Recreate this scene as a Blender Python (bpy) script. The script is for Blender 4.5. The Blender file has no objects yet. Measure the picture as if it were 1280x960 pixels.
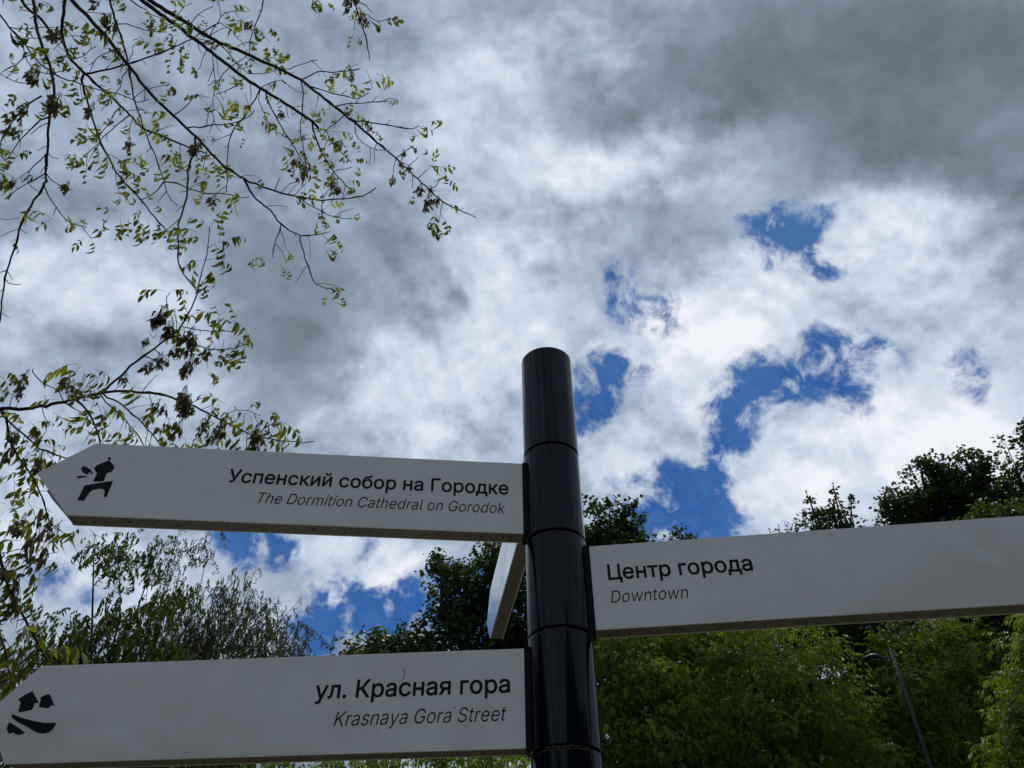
import bpy, math, random, json
import numpy as np
from mathutils import Vector, Matrix, geometry

# ------------------------------------------------------------------ camera
scene = bpy.context.scene
COL = scene.collection
F = 964.633                      # focal length in photo pixels (1280 wide)
PITCH, ROLL = 0.71257, -0.01217
CAM = np.array([0.0, 0.0, 1.6])
FW = np.array([0.0, math.cos(PITCH), math.sin(PITCH)])
_up = np.array([0.0, -math.sin(PITCH), math.cos(PITCH)])
_rt = np.array([1.0, 0.0, 0.0])
RT = math.cos(ROLL) * _rt + math.sin(ROLL) * _up
UP = -math.sin(ROLL) * _rt + math.cos(ROLL) * _up

cd = bpy.data.cameras.new('camera')
cd.sensor_width = 36.0
cd.lens = F / 1280 * 36.0
cd.clip_start = 0.05
cd.clip_end = 3000
cam = bpy.data.objects.new('camera', cd)
COL.objects.link(cam)
M = Matrix.Identity(4)
for i in range(3):
    M[i][0], M[i][1], M[i][2], M[i][3] = RT[i], UP[i], -FW[i], CAM[i]
cam.matrix_world = M
scene.camera = cam


def ray(px, py):
    return FW + RT * (px - 640) / F - UP * (py - 480) / F


def at(px, py, d):
    return CAM + d * ray(px, py)


# ------------------------------------------------------------------ light
SUN_EL, SUN_AZ = math.radians(68), math.radians(20)     # azimuth from +Y towards +X
scene.view_settings.view_transform = 'Standard'
scene.view_settings.look = 'None'
scene.view_settings.gamma = 1.0
scene.view_settings.use_curve_mapping = False
scene.view_settings.exposure = 0.0

sd = bpy.data.lights.new('sun', 'SUN')
sd.energy = 2.2
sd.angle = math.radians(10)
sd.color = (1.0, 0.96, 0.9)
sun = bpy.data.objects.new('sun', sd)
COL.objects.link(sun)
sdir = Vector((math.sin(SUN_AZ) * math.cos(SUN_EL), math.cos(SUN_AZ) * math.cos(SUN_EL), math.sin(SUN_EL)))
sun.rotation_euler = sdir.to_track_quat('Z', 'Y').to_euler()

world = bpy.data.worlds.new('World')
scene.world = world
world.use_nodes = True
wn = world.node_tree
wn.nodes.clear()


class NB:
    """small node-building helper"""
    def __init__(s, tree):
        s.t = tree

    def n(s, typ, **kw):
        x = s.t.nodes.new(typ)
        for k, v in kw.items():
            if k == 'inp':
                for kk, vv in v.items():
                    if hasattr(vv, 'is_linked') or isinstance(vv, bpy.types.NodeSocket):
                        s.t.links.new(vv, x.inputs[kk])
                    else:
                        x.inputs[kk].default_value = vv
            else:
                setattr(x, k, v)
        return x

    def m(s, op, a, b=None, c=None, clamp=False):
        inp = {0: a}
        if b is not None: inp[1] = b
        if c is not None: inp[2] = c
        return s.n('ShaderNodeMath', operation=op, use_clamp=clamp, inp=inp).outputs[0]

    def v(s, op, a, b=None, out=0):
        inp = {0: a}
        if b is not None: inp[1] = b
        return s.n('ShaderNodeVectorMath', operation=op, inp=inp).outputs[out]

    def noise(s, vec, scale, detail=6, rough=0.55, lac=2.0, dist=0.0, typ='FBM', out=0):
        return s.n('ShaderNodeTexNoise', noise_type=typ, inp={'Vector': vec, 'Scale': scale, 'Detail': detail,
                   'Roughness': rough, 'Lacunarity': lac, 'Distortion': dist}).outputs[out]

    def ss(s, x, a, b, lo=0.0, hi=1.0, typ='SMOOTHSTEP'):
        return s.n('ShaderNodeMapRange', interpolation_type=typ, inp={0: x, 1: a, 2: b, 3: lo, 4: hi}).outputs[0]

    def mix(s, f, a, b, typ='MIX'):
        x = s.n('ShaderNodeMix', data_type='RGBA', blend_type=typ)
        for k, v in ((0, f), (6, a), (7, b)):
            if isinstance(v, bpy.types.NodeSocket): s.t.links.new(v, x.inputs[k])
            else: x.inputs[k].default_value = v
        return x.outputs[2]

    def ramp(s, x, stops):
        r = s.n('ShaderNodeValToRGB', inp={0: x})
        cr = r.color_ramp
        while len(cr.elements) < len(stops): cr.elements.new(0.5)
        for e, (p, c) in zip(cr.elements, stops):
            e.position = p
            e.color = (*c, 1)
        return r.outputs[0]


# ---- sky: Nishita blue behind a broken deck of cloud, laid out by direction
W = NB(wn)
D0 = W.n('ShaderNodeTexCoord').outputs['Generated']
sky = W.n('ShaderNodeTexSky', sky_type='NISHITA', sun_disc=False, sun_elevation=SUN_EL,
          sun_rotation=SUN_AZ, altitude=150, air_density=1.0, dust_density=0.4, ozone_density=2.5).outputs[0]
SKY_STRENGTH = 0.085

wa = W.v('SUBTRACT', W.noise(D0, 4.0, 2, .5, out=1), (.5, .5, .5))
wb = W.v('SUBTRACT', W.noise(D0, 15.0, 5, .62, out=1), (.5, .5, .5))
wa = W.n('ShaderNodeVectorMath', operation='SCALE', inp={0: wa, 'Scale': .02}).outputs[0]
wb = W.n('ShaderNodeVectorMath', operation='SCALE', inp={0: wb, 'Scale': .045}).outputs[0]
WARP = W.v('ADD', wa, wb)


def stereo(d):
    """sky direction -> conformal coordinates on the sky (zenith = 0, horizon = radius 1)"""
    d = d / np.linalg.norm(d)
    return np.array([d[0], d[1]]) / (1 + d[2])


def blob_sum(items, X, Y):
    """soft patches (photo px, py, rx, ry, degrees, amplitude) summed at sky coordinates X, Y"""
    out = np.zeros_like(X)
    for (px, py, rx, ry, deg, amp) in items:
        t = math.radians(deg)
        c = stereo(ray(px, py))
        a = stereo(ray(px + math.cos(t), py + math.sin(t))) - c
        b = stereo(ray(px - math.sin(t), py + math.cos(t))) - c
        Mi = np.linalg.inv(np.array([a, b]).T)
        du = Mi[0, 0] * (X - c[0]) + Mi[0, 1] * (Y - c[1])
        dv = Mi[1, 0] * (X - c[0]) + Mi[1, 1] * (Y - c[1])
        out += amp * np.exp(-.9 * ((du / rx) ** 2 + (dv / ry) ** 2))
    return out


def cloud_map(fields, x0, x1, y0, y1, rows):
    """a table of the deck laid on the sky: one colour ramp per row, blended between rows"""
    den = W.m('ADD', 1.0, W.n('ShaderNodeSeparateXYZ', inp={0: D0}).outputs[2])
    P = W.v('ADD', W.v('DIVIDE', D0, W.n('ShaderNodeCombineXYZ', inp={0: den, 1: den, 2: den}).outputs[0]), WARP)
    sp = W.n('ShaderNodeSeparateXYZ', inp={0: P}).outputs
    u = W.ss(sp[0], x0, x1, 0, 1, 'LINEAR')
    v = W.ss(sp[1], y0, y1, 0, rows - 1, 'LINEAR')
    K = 32
    acc = None
    for r in range(rows):
        yy = np.full(K, y0 + (y1 - y0) * r / (rows - 1))
        g = bpy.data.node_groups.new('cloud_row', 'ShaderNodeTree')       # kept small so that it builds quickly
        g.interface.new_socket('u', in_out='INPUT', socket_type='NodeSocketFloat')
        g.interface.new_socket('row', in_out='OUTPUT', socket_type='NodeSocketColor')
        G_ = NB(g)
        halves = []
        for lo, hi in ((0.0, .55), (.45, 1.0)):
            xs = x0 + (x1 - x0) * np.linspace(lo, hi, K)
            vals = [f(xs, yy) for f in fields]
            ramp = g.nodes.new('ShaderNodeValToRGB')
            cr = ramp.color_ramp
            cr.interpolation = 'B_SPLINE'
            el = cr.elements
            for k in range(K - 2): el.new((k + 1) / (K - 1))
            for k in range(K):
                el[k].position = k / (K - 1)
                el[k].color = (*[float(np.clip(q[k], 0, 1)) for q in vals], 1)
            halves.append(ramp)
        gi = g.nodes.new('NodeGroupInput'); go = g.nodes.new('NodeGroupOutput')
        for ramp, lo in zip(halves, (0.0, .45)):
            g.links.new(G_.ss(gi.outputs[0], lo, lo + .55, 0, 1, 'LINEAR'), ramp.inputs[0])
        g.links.new(G_.mix(G_.m('GREATER_THAN', gi.outputs[0], .5), halves[0].outputs[0], halves[1].outputs[0]), go.inputs[0])
        gn = wn.nodes.new('ShaderNodeGroup'); gn.node_tree = g
        wn.links.new(u, gn.inputs[0])
        row = gn.outputs[0]
        if acc is None: acc = row
        else: acc = W.mix(W.m('SUBTRACT', v, float(r - 1), clamp=True), acc, row)
    return acc

# blue openings in the cloud deck
HOLES = [
    (760, 350, 16, 14, -20, 2.70), (780, 330, 14, 12, -20, 2.70), (790, 378, 23, 20, -20, 1.75), (830, 386, 21, 18, -20, 1.75), (846, 370, 13, 11, -20, 2.70),
    (822, 404, 12, 10, -20, 2.70), (775, 362, 14, 12, -20, 2.70), (940, 275, 18, 16, -20, 1.75), (965, 286, 22, 19, -20, 1.75), (990, 270, 18, 16, -20, 1.75),
    (985, 296, 20, 17, -20, 1.75), (966, 318, 15, 13, -20, 2.70), (958, 262, 15, 13, -20, 2.70), (1010, 258, 10, 9, -20, 2.70), (925, 270, 12, 10, -20, 2.70),
    (1045, 298, 17, 15, -20, 1.75), (1060, 285, 12, 10, -20, 2.70), (1030, 302, 10, 9, -20, 2.70), (1020, 330, 13, 11, -20, 2.70), (1045, 345, 13, 11, -20, 2.70),
    (745, 468, 28, 24, -20, 1.75), (775, 455, 23, 20, -20, 1.75), (730, 484, 30, 26, -20, 1.75), (762, 486, 23, 20, -20, 1.75), (720, 520, 25, 22, -20, 1.75),
    (735, 505, 18, 16, -20, 1.75), (805, 440, 10, 9, -20, 2.70), (1092, 435, 17, 15, -20, 3.65), (1062, 440, 22, 19, -20, 3.65), (1030, 450, 26, 23, -20, 3.65),
    (1000, 465, 28, 24, -20, 3.65), (970, 480, 29, 25, -20, 3.65), (945, 500, 26, 23, -20, 3.65), (925, 525, 32, 28, -20, 3.65), (900, 545, 28, 24, -20, 3.00),
    (918, 560, 18, 16, -20, 3.00), (1060, 487, 16, 14, -20, 4.60), (1078, 493, 12, 10, -20, 4.60), (1110, 428, 10, 9, -20, 4.60), (892, 588, 23, 20, -20, 3.00),
    (870, 600, 29, 25, -20, 1.80), (850, 622, 31, 27, -20, 1.80), (832, 642, 32, 28, -20, 1.80), (872, 645, 34, 30, -20, 1.80), (902, 650, 25, 22, -20, 1.80),
    (818, 602, 24, 21, -20, 1.80), (803, 626, 23, 20, -20, 1.80), (850, 668, 39, 34, -20, 1.80), (800, 655, 30, 26, -20, 1.80), (760, 660, 34, 30, -20, 1.80),
    (1217, 464, 17, 15, -20, 4.00), (1224, 478, 10, 9, -20, 4.00), (425, 757, 37, 32, -20, 2.55), (462, 766, 37, 32, -20, 2.55), (395, 778, 32, 28, -20, 2.55),
    (500, 775, 28, 24, -20, 2.55), (480, 792, 30, 26, -20, 2.55), (400, 802, 32, 28, -20, 2.55), (540, 780, 34, 30, -20, 2.55), (600, 760, 57, 50, -20, 2.55),
    (290, 681, 23, 20, -20, 2.55), (330, 690, 21, 18, -20, 2.55), (352, 682, 23, 20, -20, 2.55), (372, 705, 14, 12, -20, 3.50), (466, 690, 12, 10, -20, 3.50),
    (471, 716, 10, 9, -20, 3.50), (440, 745, 21, 18, -20, 2.55), (60, 726, 18, 16, -20, 2.55), (44, 735, 12, 10, -20, 3.50), (100, 765, 12, 10, -20, 3.50),
    (1150, 120, 260, 140, 0, -.30), (300, 200, 400, 300, 0, -.30), (640, 300, 120, 120, 0, -.2), (1090, 800, 60, 60, 0, -.5),
]
# thick or bright parts of the deck
LIGHTS = [
    (640, 560, 1600, 420, 0, .07), (230, 130, 330, 170, 0, .07), (480, 90, 160, 120, 0, .06), (1150, 110, 260, 160, 0, .145),
    (70, 330, 120, 60, 15, .26), (30, 420, 90, 60, 0, .10), (150, 350, 60, 50, 0, .10), (215, 400, 60, 50, -30, .14), (60, 560, 120, 60, 0, .12),
    (250, 480, 90, 40, -10, .18), (40, 680, 120, 90, 0, .18),
    (360, 420, 90, 110, 0, -.20), (240, 300, 130, 70, 20, -.13), (430, 330, 90, 70, 0, -.08), (330, 500, 60, 50, 0, -.06),
    (480, 470, 120, 60, -35, .13), (560, 500, 120, 80, 0, .26), (560, 380, 80, 80, -40, .10), (620, 330, 70, 60, 0, .14),
    (480, 545, 110, 30, 0, .16),
    (100, 140, 200, 150, 0, -.02), (430, 40, 120, 70, 0, -.06), (520, 200, 130, 110, 0, .03), (610, 110, 60, 120, 20, .09),
    (745, 40, 34, 60, -20, .20), (690, 100, 70, 60, 0, .10), (770, 190, 80, 30, -10, .40), (720, 215, 60, 26, 0, .22),
    (850, 190, 80, 45, -10, .24), (690, 290, 70, 50, 0, .14), (620, 210, 60, 60, 0, .10),
    (740, 130, 70, 45, 0, -.10), (860, 90, 90, 60, 0, -.08), (980, 80, 110, 90, 0, -.15), (1150, 130, 180, 110, 10, -.26),
    (1250, 50, 110, 110, 0, -.22), (1130, 30, 120, 60, 0, -.12), (1090, 170, 90, 50, 20, -.14), (1000, 200, 80, 40, 0, -.06), (1200, 220, 100, 40, 0, -.16),
    (1075, 110, 60, 25, -30, .06), (1180, 80, 30, 50, -20, .07), (1030, 160, 60, 22, -10, .08),
    (850, 260, 90, 50, 0, -.05), (860, 320, 60, 40, 0, -.03),
    (870, 440, 110, 70, 0, .32), (900, 380, 100, 50, -20, .26), (1000, 370, 120, 50, 0, .26), (1130, 290, 90, 45, 0, .34), (1150, 360, 90, 50, 0, .22),
    (1060, 260, 60, 25, -20, .16), (1240, 300, 80, 50, 0, .06), (1250, 400, 70, 60, 0, .14),
    (790, 540, 70, 60, 0, .30), (760, 590, 60, 40, 0, .26), (1080, 560, 130, 60, -10, .42), (1200, 530, 130, 60, 0, .34),
    (960, 620, 90, 50, 0, .34), (1150, 480, 80, 40, 0, .24), (1250, 600, 90, 60, 0, .2), (640, 440, 60, 60, 0, .12), (690, 420, 60, 60, 0, .10),
    (430, 700, 60, 40, 0, .26), (505, 720, 50, 60, 0, .34), (440, 740, 60, 30, -20, .2), (180, 730, 140, 90, 0, .3),
    (1100, 800, 80, 60, 0, .3),
]
cmap = cloud_map([lambda X, Y: .4 + .4 * 1.15 * np.tanh(blob_sum(HOLES, X, Y) / 1.15), lambda X, Y: .45 + blob_sum(LIGHTS, X, Y), lambda X, Y: X * 0],
                 -.45, .45, .165, .79, 40)
cs = W.n('ShaderNodeSeparateColor', inp={0: cmap}).outputs
hole = W.m('MULTIPLY', W.m('SUBTRACT', cs[0], .4), 2.5)
light = W.m('SUBTRACT', cs[1], .45)
fine = W.noise(D0, 7.0, 8, .57, dist=.1)
mid = W.noise(D0, 3.6, 5, .55, dist=.6)
fine_b = W.noise(W.v('ADD', D0, (.004, -.009, .014)), 7.0, 8, .57, dist=.1)      # the same folds seen a little nearer the light
relief = W.m('SUBTRACT', fine, fine_b)
big = W.noise(D0, 1.3, 2, .5)
fine2 = W.noise(D0, 19.0, 6, .62, dist=.35)
bil = W.m('ABSOLUTE', W.m('SUBTRACT', W.noise(D0, 6.5, 5, .55, dist=.25), .5))     # cauliflower folds
# outside the patches above the deck is broken by noise alone
rnd_hole = W.ss(big, .60, .72, 0, .8)
front = W.ss(W.v('DOT_PRODUCT', D0, tuple(FW), out='Value'), .60, .74)
hole = W.m('ADD', hole, W.m('MULTIPLY', rnd_hole, W.m('SUBTRACT', 1.0, front)))
nn = W.m('MULTIPLY_ADD', W.m('SUBTRACT', fine, .5), 1.3, W.m('MULTIPLY', W.m('SUBTRACT', fine2, .5), 3.9))
hsum = W.m('MULTIPLY_ADD', hole, W.m('MULTIPLY_ADD', nn, 1.05, 1.0), W.m('MULTIPLY', nn, .28))
alpha = W.ss(hsum, .20, 1.20)                    # 1 = clear blue
thin = W.ss(hole, .05, .75)                      # cloud is thin and bright near openings
soft = W.ss(light, -.2, .35, .42, 1.45)           # lit cumulus shows more relief than the dark undersides
d = W.m('MULTIPLY', W.m('SUBTRACT', mid, .5), .50)
d = W.m('MULTIPLY_ADD', W.m('SUBTRACT', fine, .5), .45, d)
d = W.m('MULTIPLY_ADD', W.m('SUBTRACT', fine2, .5), .20, d)
d = W.m('MULTIPLY_ADD', W.m('SUBTRACT', bil, .07), .8, d)
d = W.m('MULTIPLY_ADD', relief, .95, d)
b = W.m('ADD', W.m('MULTIPLY_ADD', d, soft, W.m('MULTIPLY', light, 1.0)), .345)
b = W.m('ADD', b, W.m('MULTIPLY', thin, .08))
cloud = W.ramp(b, [(0.0, (.095, .118, .140)), (.14, (.150, .188, .232)), (.30, (.235, .295, .375)), (.46, (.355, .435, .55)), (.68, (.57, .66, .79)), (1.0, (.88, .91, .96))])
skyc = W.n('ShaderNodeVectorMath', operation='SCALE', inp={0: sky, 'Scale': SKY_STRENGTH}).outputs[0]
skyc = W.mix(1.0, skyc, (.17, .44, .80, 1), 'MULTIPLY')
veil = W.ss(W.m('MULTIPLY_ADD', W.m('SUBTRACT', fine2, .5), 1.0, fine), .38, .72, 0.0, .42)     # thin cloud drawn over the openings
skyc = W.mix(W.m('MULTIPLY', veil, .35), skyc, (.24, .42, .66, 1))
col = W.mix(alpha, cloud, skyc)
bg = W.n('ShaderNodeBackground', inp={'Color': col, 'Strength': 1.0})
wout = W.n('ShaderNodeOutputWorld')
wn.links.new(bg.outputs[0], wout.inputs[0])
world.cycles.sampling_method = 'MANUAL'
world.cycles.sample_map_resolution = 512


# ------------------------------------------------------------------ helpers
def setp(o, label=None, cat=None, group=None, kind=None):
    if label: o['label'] = label
    if cat: o['category'] = cat
    if group: o['group'] = group
    if kind: o['kind'] = kind
    return o


def empty(name, loc, label, cat, group=None):
    o = bpy.data.objects.new(name, None)
    o.location = tuple(float(v) for v in loc)
    o.empty_display_size = .2
    COL.objects.link(o)
    return setp(o, label, cat, group)


def mesh_from(name, verts, faces, smooth=False, tint=None):
    """verts (N,3); faces: list of tuples, or an int array (M,k)"""
    me = bpy.data.meshes.new(name)
    verts = np.asarray(verts, np.float32)
    if isinstance(faces, np.ndarray):
        m, k = faces.shape
        me.vertices.add(len(verts)); me.vertices.foreach_set('co', verts.ravel())
        me.loops.add(m * k); me.loops.foreach_set('vertex_index', faces.ravel().astype(np.int32))
        me.polygons.add(m)
        me.polygons.foreach_set('loop_start', (np.arange(m) * k).astype(np.int32))
        me.polygons.foreach_set('loop_total', np.full(m, k, np.int32))
        me.update(calc_edges=True)
    else:
        me.from_pydata([tuple(float(c) for c in v) for v in verts], [], faces)
    if smooth:
        me.polygons.foreach_set('use_smooth', np.ones(len(me.polygons), bool))
    if tint is not None:
        at_ = me.attributes.new('tint', 'FLOAT', 'POINT')
        at_.data.foreach_set('value', np.asarray(tint, np.float32))
    return me


def obj(name, me, mat, parent=None, world_geom=True, **kw):
    """link a mesh object; geometry is given in world space and moved under its parent"""
    if isinstance(me, tuple): me = mesh_from(name, *me)
    if mat is not None and not me.materials: me.materials.append(mat)
    o = bpy.data.objects.new(name, me)
    COL.objects.link(o)
    if parent is not None:
        o.parent = parent
        if world_geom:
            p, off = parent, Vector((0, 0, 0))
            while p is not None: off += p.location; p = p.parent
            o.location = -off
    return setp(o, **kw)


class MB:
    def __init__(s): s.v, s.f = [], []

    def add(s, vs, fs):
        k = len(s.v); s.v += [tuple(float(c) for c in v) for v in vs]; s.f += [tuple(i + k for i in f) for f in fs]

    def tube(s, pts, rad, n=6, cap=True):
        pts = [np.asarray(p, float) for p in pts]
        t0 = pts[1] - pts[0]
        ref = np.array([0, 0, 1.]) if abs(t0[2]) < .9 * np.linalg.norm(t0) else np.array([1., 0, 0])
        rings = []
        for i, p in enumerate(pts):
            t = pts[min(i + 1, len(pts) - 1)] - pts[max(i - 1, 0)]
            t = t / (np.linalg.norm(t) + 1e-9)
            a = np.cross(t, ref); a /= (np.linalg.norm(a) + 1e-9)
            b = np.cross(t, a)
            ref = np.cross(a, t)
            r = rad[i]
            rings.append([p + r * (a * math.cos(2 * math.pi * k / n) + b * math.sin(2 * math.pi * k / n)) for k in range(n)])
        vs = [v for r in rings for v in r]
        fs = []
        for i in range(len(pts) - 1):
            for k in range(n):
                fs.append((i * n + k, i * n + (k + 1) % n, (i + 1) * n + (k + 1) % n, (i + 1) * n + k))
        if cap:
            fs.append(tuple(range(n))); fs.append(tuple((len(pts) - 1) * n + k for k in reversed(range(n))))
        s.add(vs, fs)

    def lathe(s, cx, cy, prof, n=96, cap_top=True, cap_bot=True):
        vs = [(cx + r * math.cos(2 * math.pi * k / n), cy + r * math.sin(2 * math.pi * k / n), z) for r, z in prof for k in range(n)]
        fs = [(i * n + k, i * n + (k + 1) % n, (i + 1) * n + (k + 1) % n, (i + 1) * n + k) for i in range(len(prof) - 1) for k in range(n)]
        if cap_bot: fs.append(tuple(reversed(range(n))))
        if cap_top: fs.append(tuple((len(prof) - 1) * n + k for k in range(n)))
        s.add(vs, fs)

    def prism(s, outline, to3, v0, v1):
        """closed outline [(u,z)...] extruded between depths v0 and v1 through to3(u,z,v)"""
        n = len(outline)
        vs = [to3(u, z, v0) for u, z in outline] + [to3(u, z, v1) for u, z in outline]
        fs = [tuple(range(n)), tuple(reversed(range(n, 2 * n)))]
        fs += [(i, i + n, (i + 1) % n + n, (i + 1) % n) for i in range(n)]
        s.add(vs, fs)

    def out(s): return (s.v, s.f)


def material(name):
    m = bpy.data.materials.new(name)
    m.use_nodes = True
    nt = m.node_tree
    nt.nodes.clear()
    return m, NB(nt)


def finish(nb, shader):
    o = nb.n('ShaderNodeOutputMaterial')
    nb.t.links.new(shader, o.inputs[0])


def principled(nb, **inp):
    return nb.n('ShaderNodeBsdfPrincipled', inp={k.replace('_', ' '): v for k, v in inp.items()})


def bump(nb, h, strength, dist):
    return nb.n('ShaderNodeBump', inp={'Height': h, 'Strength': strength, 'Distance': dist}).outputs[0]


# ------------------------------------------------------------------ materials
def mat_sign():
    m, b = material('painted_sign_metal')
    g = b.n('ShaderNodeTexCoord').outputs['Object']
    n1 = b.noise(g, 2.2, 3, .5)
    n2 = b.noise(g, 14, 5, .6)
    n3 = b.noise(g, 240, 3, .6)
    st = b.n('ShaderNodeMapping', inp={'Vector': g, 'Scale': (9, 9, 1.3)}).outputs[0]
    drip = b.ss(b.noise(st, 3.0, 5, .65), .60, .80)
    c = b.mix(b.ss(n2, .35, .75), (.87, .85, .81, 1), (.83, .81, .77, 1))
    c = b.mix(b.m('MULTIPLY', drip, .16), c, (.36, .35, .32, 1))
    speck = b.ss(b.noise(g, 75, 2, .5), .735, .77)
    c = b.mix(b.m('MULTIPLY', speck, .55), c, (.2, .19, .17, 1))
    h = b.m('ADD', b.m('MULTIPLY', n1, 1.0), b.m('MULTIPLY', n3, .004))
    p = principled(b, Base_Color=c, Roughness=b.m('ADD', .12, b.m('MULTIPLY', n2, .16)), Normal=bump(b, h, .5, .045))
    p.inputs['Specular IOR Level'].default_value = .5
    p.inputs['Coat Weight'].default_value = .6
    p.inputs['Coat Roughness'].default_value = .04
    finish(b, p.outputs[0]); return m


def mat_dull(name, c0, c1, rough=.7, scale=30, dist=.001, spec=.5):
    m, b = material(name)
    g = b.n('ShaderNodeTexCoord').outputs['Object']
    n = b.noise(g, scale, 5, .6)
    c = b.mix(b.ss(n, .35, .7), (*c0, 1), (*c1, 1))
    p = principled(b, Base_Color=c, Roughness=rough, Normal=bump(b, n, .6, dist))
    p.inputs['Specular IOR Level'].default_value = spec
    finish(b, p.outputs[0]); return m


def mat_pole():
    m, b = material('black_gloss_enamel')
    g = b.n('ShaderNodeTexCoord').outputs['Object']
    ms = b.n('ShaderNodeMapping', inp={'Vector': g, 'Scale': (34, 34, .7)}).outputs[0]
    ms2 = b.n('ShaderNodeMapping', inp={'Vector': g, 'Scale': (170, 170, 6)}).outputs[0]
    streak = b.noise(ms, 1.0, 4, .65)
    fine_ = b.noise(ms2, 1.0, 4, .7)
    speck = b.ss(b.noise(g, 120, 4, .7), .70, .78)
    c = b.mix(b.m('MULTIPLY', b.ss(streak, .5, .8), .55), (.0022, .0046, .0125, 1), (.020, .022, .027, 1))  # lighter streak tone paints soft vertical reflections into the base colour
    c = b.mix(b.m('MULTIPLY', speck, .45), c, (.07, .065, .055, 1))
    c = b.mix(b.m('MULTIPLY', b.ss(fine_, .60, .74), .42), c, (.042, .040, .036, 1))  # thin pale streaks: vertical highlights painted into the enamel colour
    c = b.mix(b.m('MULTIPLY', b.ss(b.noise(g, 9, 4, .6), .52, .7), .25), c, (.012, .014, .02, 1))
    h = b.m('ADD', b.m('MULTIPLY', streak, .5), b.m('MULTIPLY', fine_, .12))
    p = principled(b, Base_Color=c, Roughness=b.ss(fine_, .35, .75, .04, .13), Normal=bump(b, h, .05, .003))
    p.inputs['Specular IOR Level'].default_value = .24
    finish(b, p.outputs[0]); return m


def mat_leaf(name, dark, mid_, light_, trans=.45, rough=.5, spread=1.0):
    """leaf blade: colour varies from leaf to leaf (tint), thin enough to let light through"""
    m, b = material(name)
    t = b.n('ShaderNodeAttribute', attribute_name='tint').outputs['Fac']
    oi = b.n('ShaderNodeObjectInfo').outputs['Random']
    g = b.n('ShaderNodeNewGeometry').outputs['Position']
    n = b.noise(g, 1.1, 2, .5)
    x = b.m('ADD', b.m('MULTIPLY', t, .7), b.m('MULTIPLY', oi, .0))
    x = b.m('ADD', x, b.m('MULTIPLY', b.m('SUBTRACT', n, .5), .9), clamp=True)
    c = b.ramp(x, [(0, dark), (.5, mid_), (1, light_)])
    p = principled(b, Base_Color=c, Roughness=rough)
    p.inputs['Specular IOR Level'].default_value = .35
    tc = b.mix(1.0, c, (1.25, 1.35, .55, 1), 'MULTIPLY')
    tr = b.n('ShaderNodeBsdfTranslucent', inp={'Color': tc}).outputs[0]
    mx = b.n('ShaderNodeMixShader', inp={0: trans, 1: p.outputs[0], 2: tr}).outputs[0]
    finish(b, mx); return m


def mat_bark(name, c0, c1, scale=18):
    m, b = material(name)
    g = b.n('ShaderNodeTexCoord').outputs['Object']
    ms = b.n('ShaderNodeMapping', inp={'Vector': g, 'Scale': (1, 1, .3)}).outputs[0]
    n = b.noise(ms, scale, 6, .65)
    c = b.mix(b.ss(n, .35, .7), (*c0, 1), (*c1, 1))
    p = principled(b, Base_Color=c, Roughness=.85, Normal=bump(b, n, .9, .01))
    finish(b, p.outputs[0]); return m


def mat_ground():
    m, b = material('grass_and_soil')
    g = b.n('ShaderNodeTexCoord').outputs['Object']
    n = b.noise(g, .35, 6, .6)
    n2 = b.noise(g, 9, 5, .6)
    c = b.mix(b.ss(n, .4, .62), (.040, .055, .018, 1), (.085, .068, .046, 1))
    c = b.mix(b.m('MULTIPLY', n2, .5), c, (.05, .055, .025, 1))
    p = principled(b, Base_Color=c, Roughness=.95, Normal=bump(b, n2, .8, .05))
    finish(b, p.outputs[0]); return m


def mat_paving():
    m, b = material('concrete_path')
    g = b.n('ShaderNodeTexCoord').outputs['Object']
    n = b.noise(g, 4, 7, .65)
    c = b.mix(b.ss(n, .3, .7), (.075, .068, .058, 1), (.11, .10, .088, 1))
    p = principled(b, Base_Color=c, Roughness=.9, Normal=bump(b, n, .5, .01))
    finish(b, p.outputs[0]); return m


M_SIGN = mat_sign()
M_EDGE = mat_dull('dirty_shade_toned_underside', (.23, .21, .185), (.16, .145, .125), .6, 26)  # dirty white paint, with the underside's shade darkened into its colour
M_BLACKMETAL = mat_dull('rough_black_metal', (.003, .003, .004), (.010, .0095, .009), .6, 180, .003, .2)
M_PRINT = mat_dull('dark_print_film', (.006, .009, .013), (.008, .011, .016), .5, 60, .0002, .15)
M_POLE = mat_pole()
M_CORE = mat_dull('dark_joint', (.003, .003, .003), (.012, .009, .006), .9, 90)  # near-black colour for the sleeve joint core and the underside dots
M_RUST = mat_dull('chipped_primer', (.16, .12, .085), (.05, .035, .025), .9, 160)
M_LAMP = mat_dull('grey_lamp_paint', (.016, .019, .024), (.024, .028, .034), .5)
M_GLASS = mat_dull('lamp_lens', (.09, .095, .09), (.07, .075, .07), .2, 40)
M_BARK = mat_bark('dark_twig_bark', (.022, .018, .014), (.055, .047, .038))
M_BARKG = mat_bark('grey_trunk_bark', (.05, .045, .038), (.12, .11, .095), 9)
M_LEAF_NEAR = mat_leaf('young_leaf', (.075, .085, .018), (.185, .20, .032), (.32, .34, .065), .66)
M_SEED = mat_leaf('dry_seed_wings', (.10, .085, .065), (.17, .14, .11), (.26, .22, .17), .45, .8)
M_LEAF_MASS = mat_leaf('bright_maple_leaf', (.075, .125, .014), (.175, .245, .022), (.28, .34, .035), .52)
M_LEAF_LIME = mat_leaf('lime_leaf', (.10, .15, .016), (.18, .24, .025), (.27, .33, .04), .5)
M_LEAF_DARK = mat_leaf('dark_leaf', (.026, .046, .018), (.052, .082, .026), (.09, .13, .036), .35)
M_LEAF_OLIVE = mat_leaf('olive_leaf', (.035, .058, .014), (.08, .12, .022), (.15, .20, .04), .45)
M_LEAF_GREY = mat_leaf('grey_green_leaf', (.045, .052, .030), (.085, .095, .055), (.14, .15, .09), .35)

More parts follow.
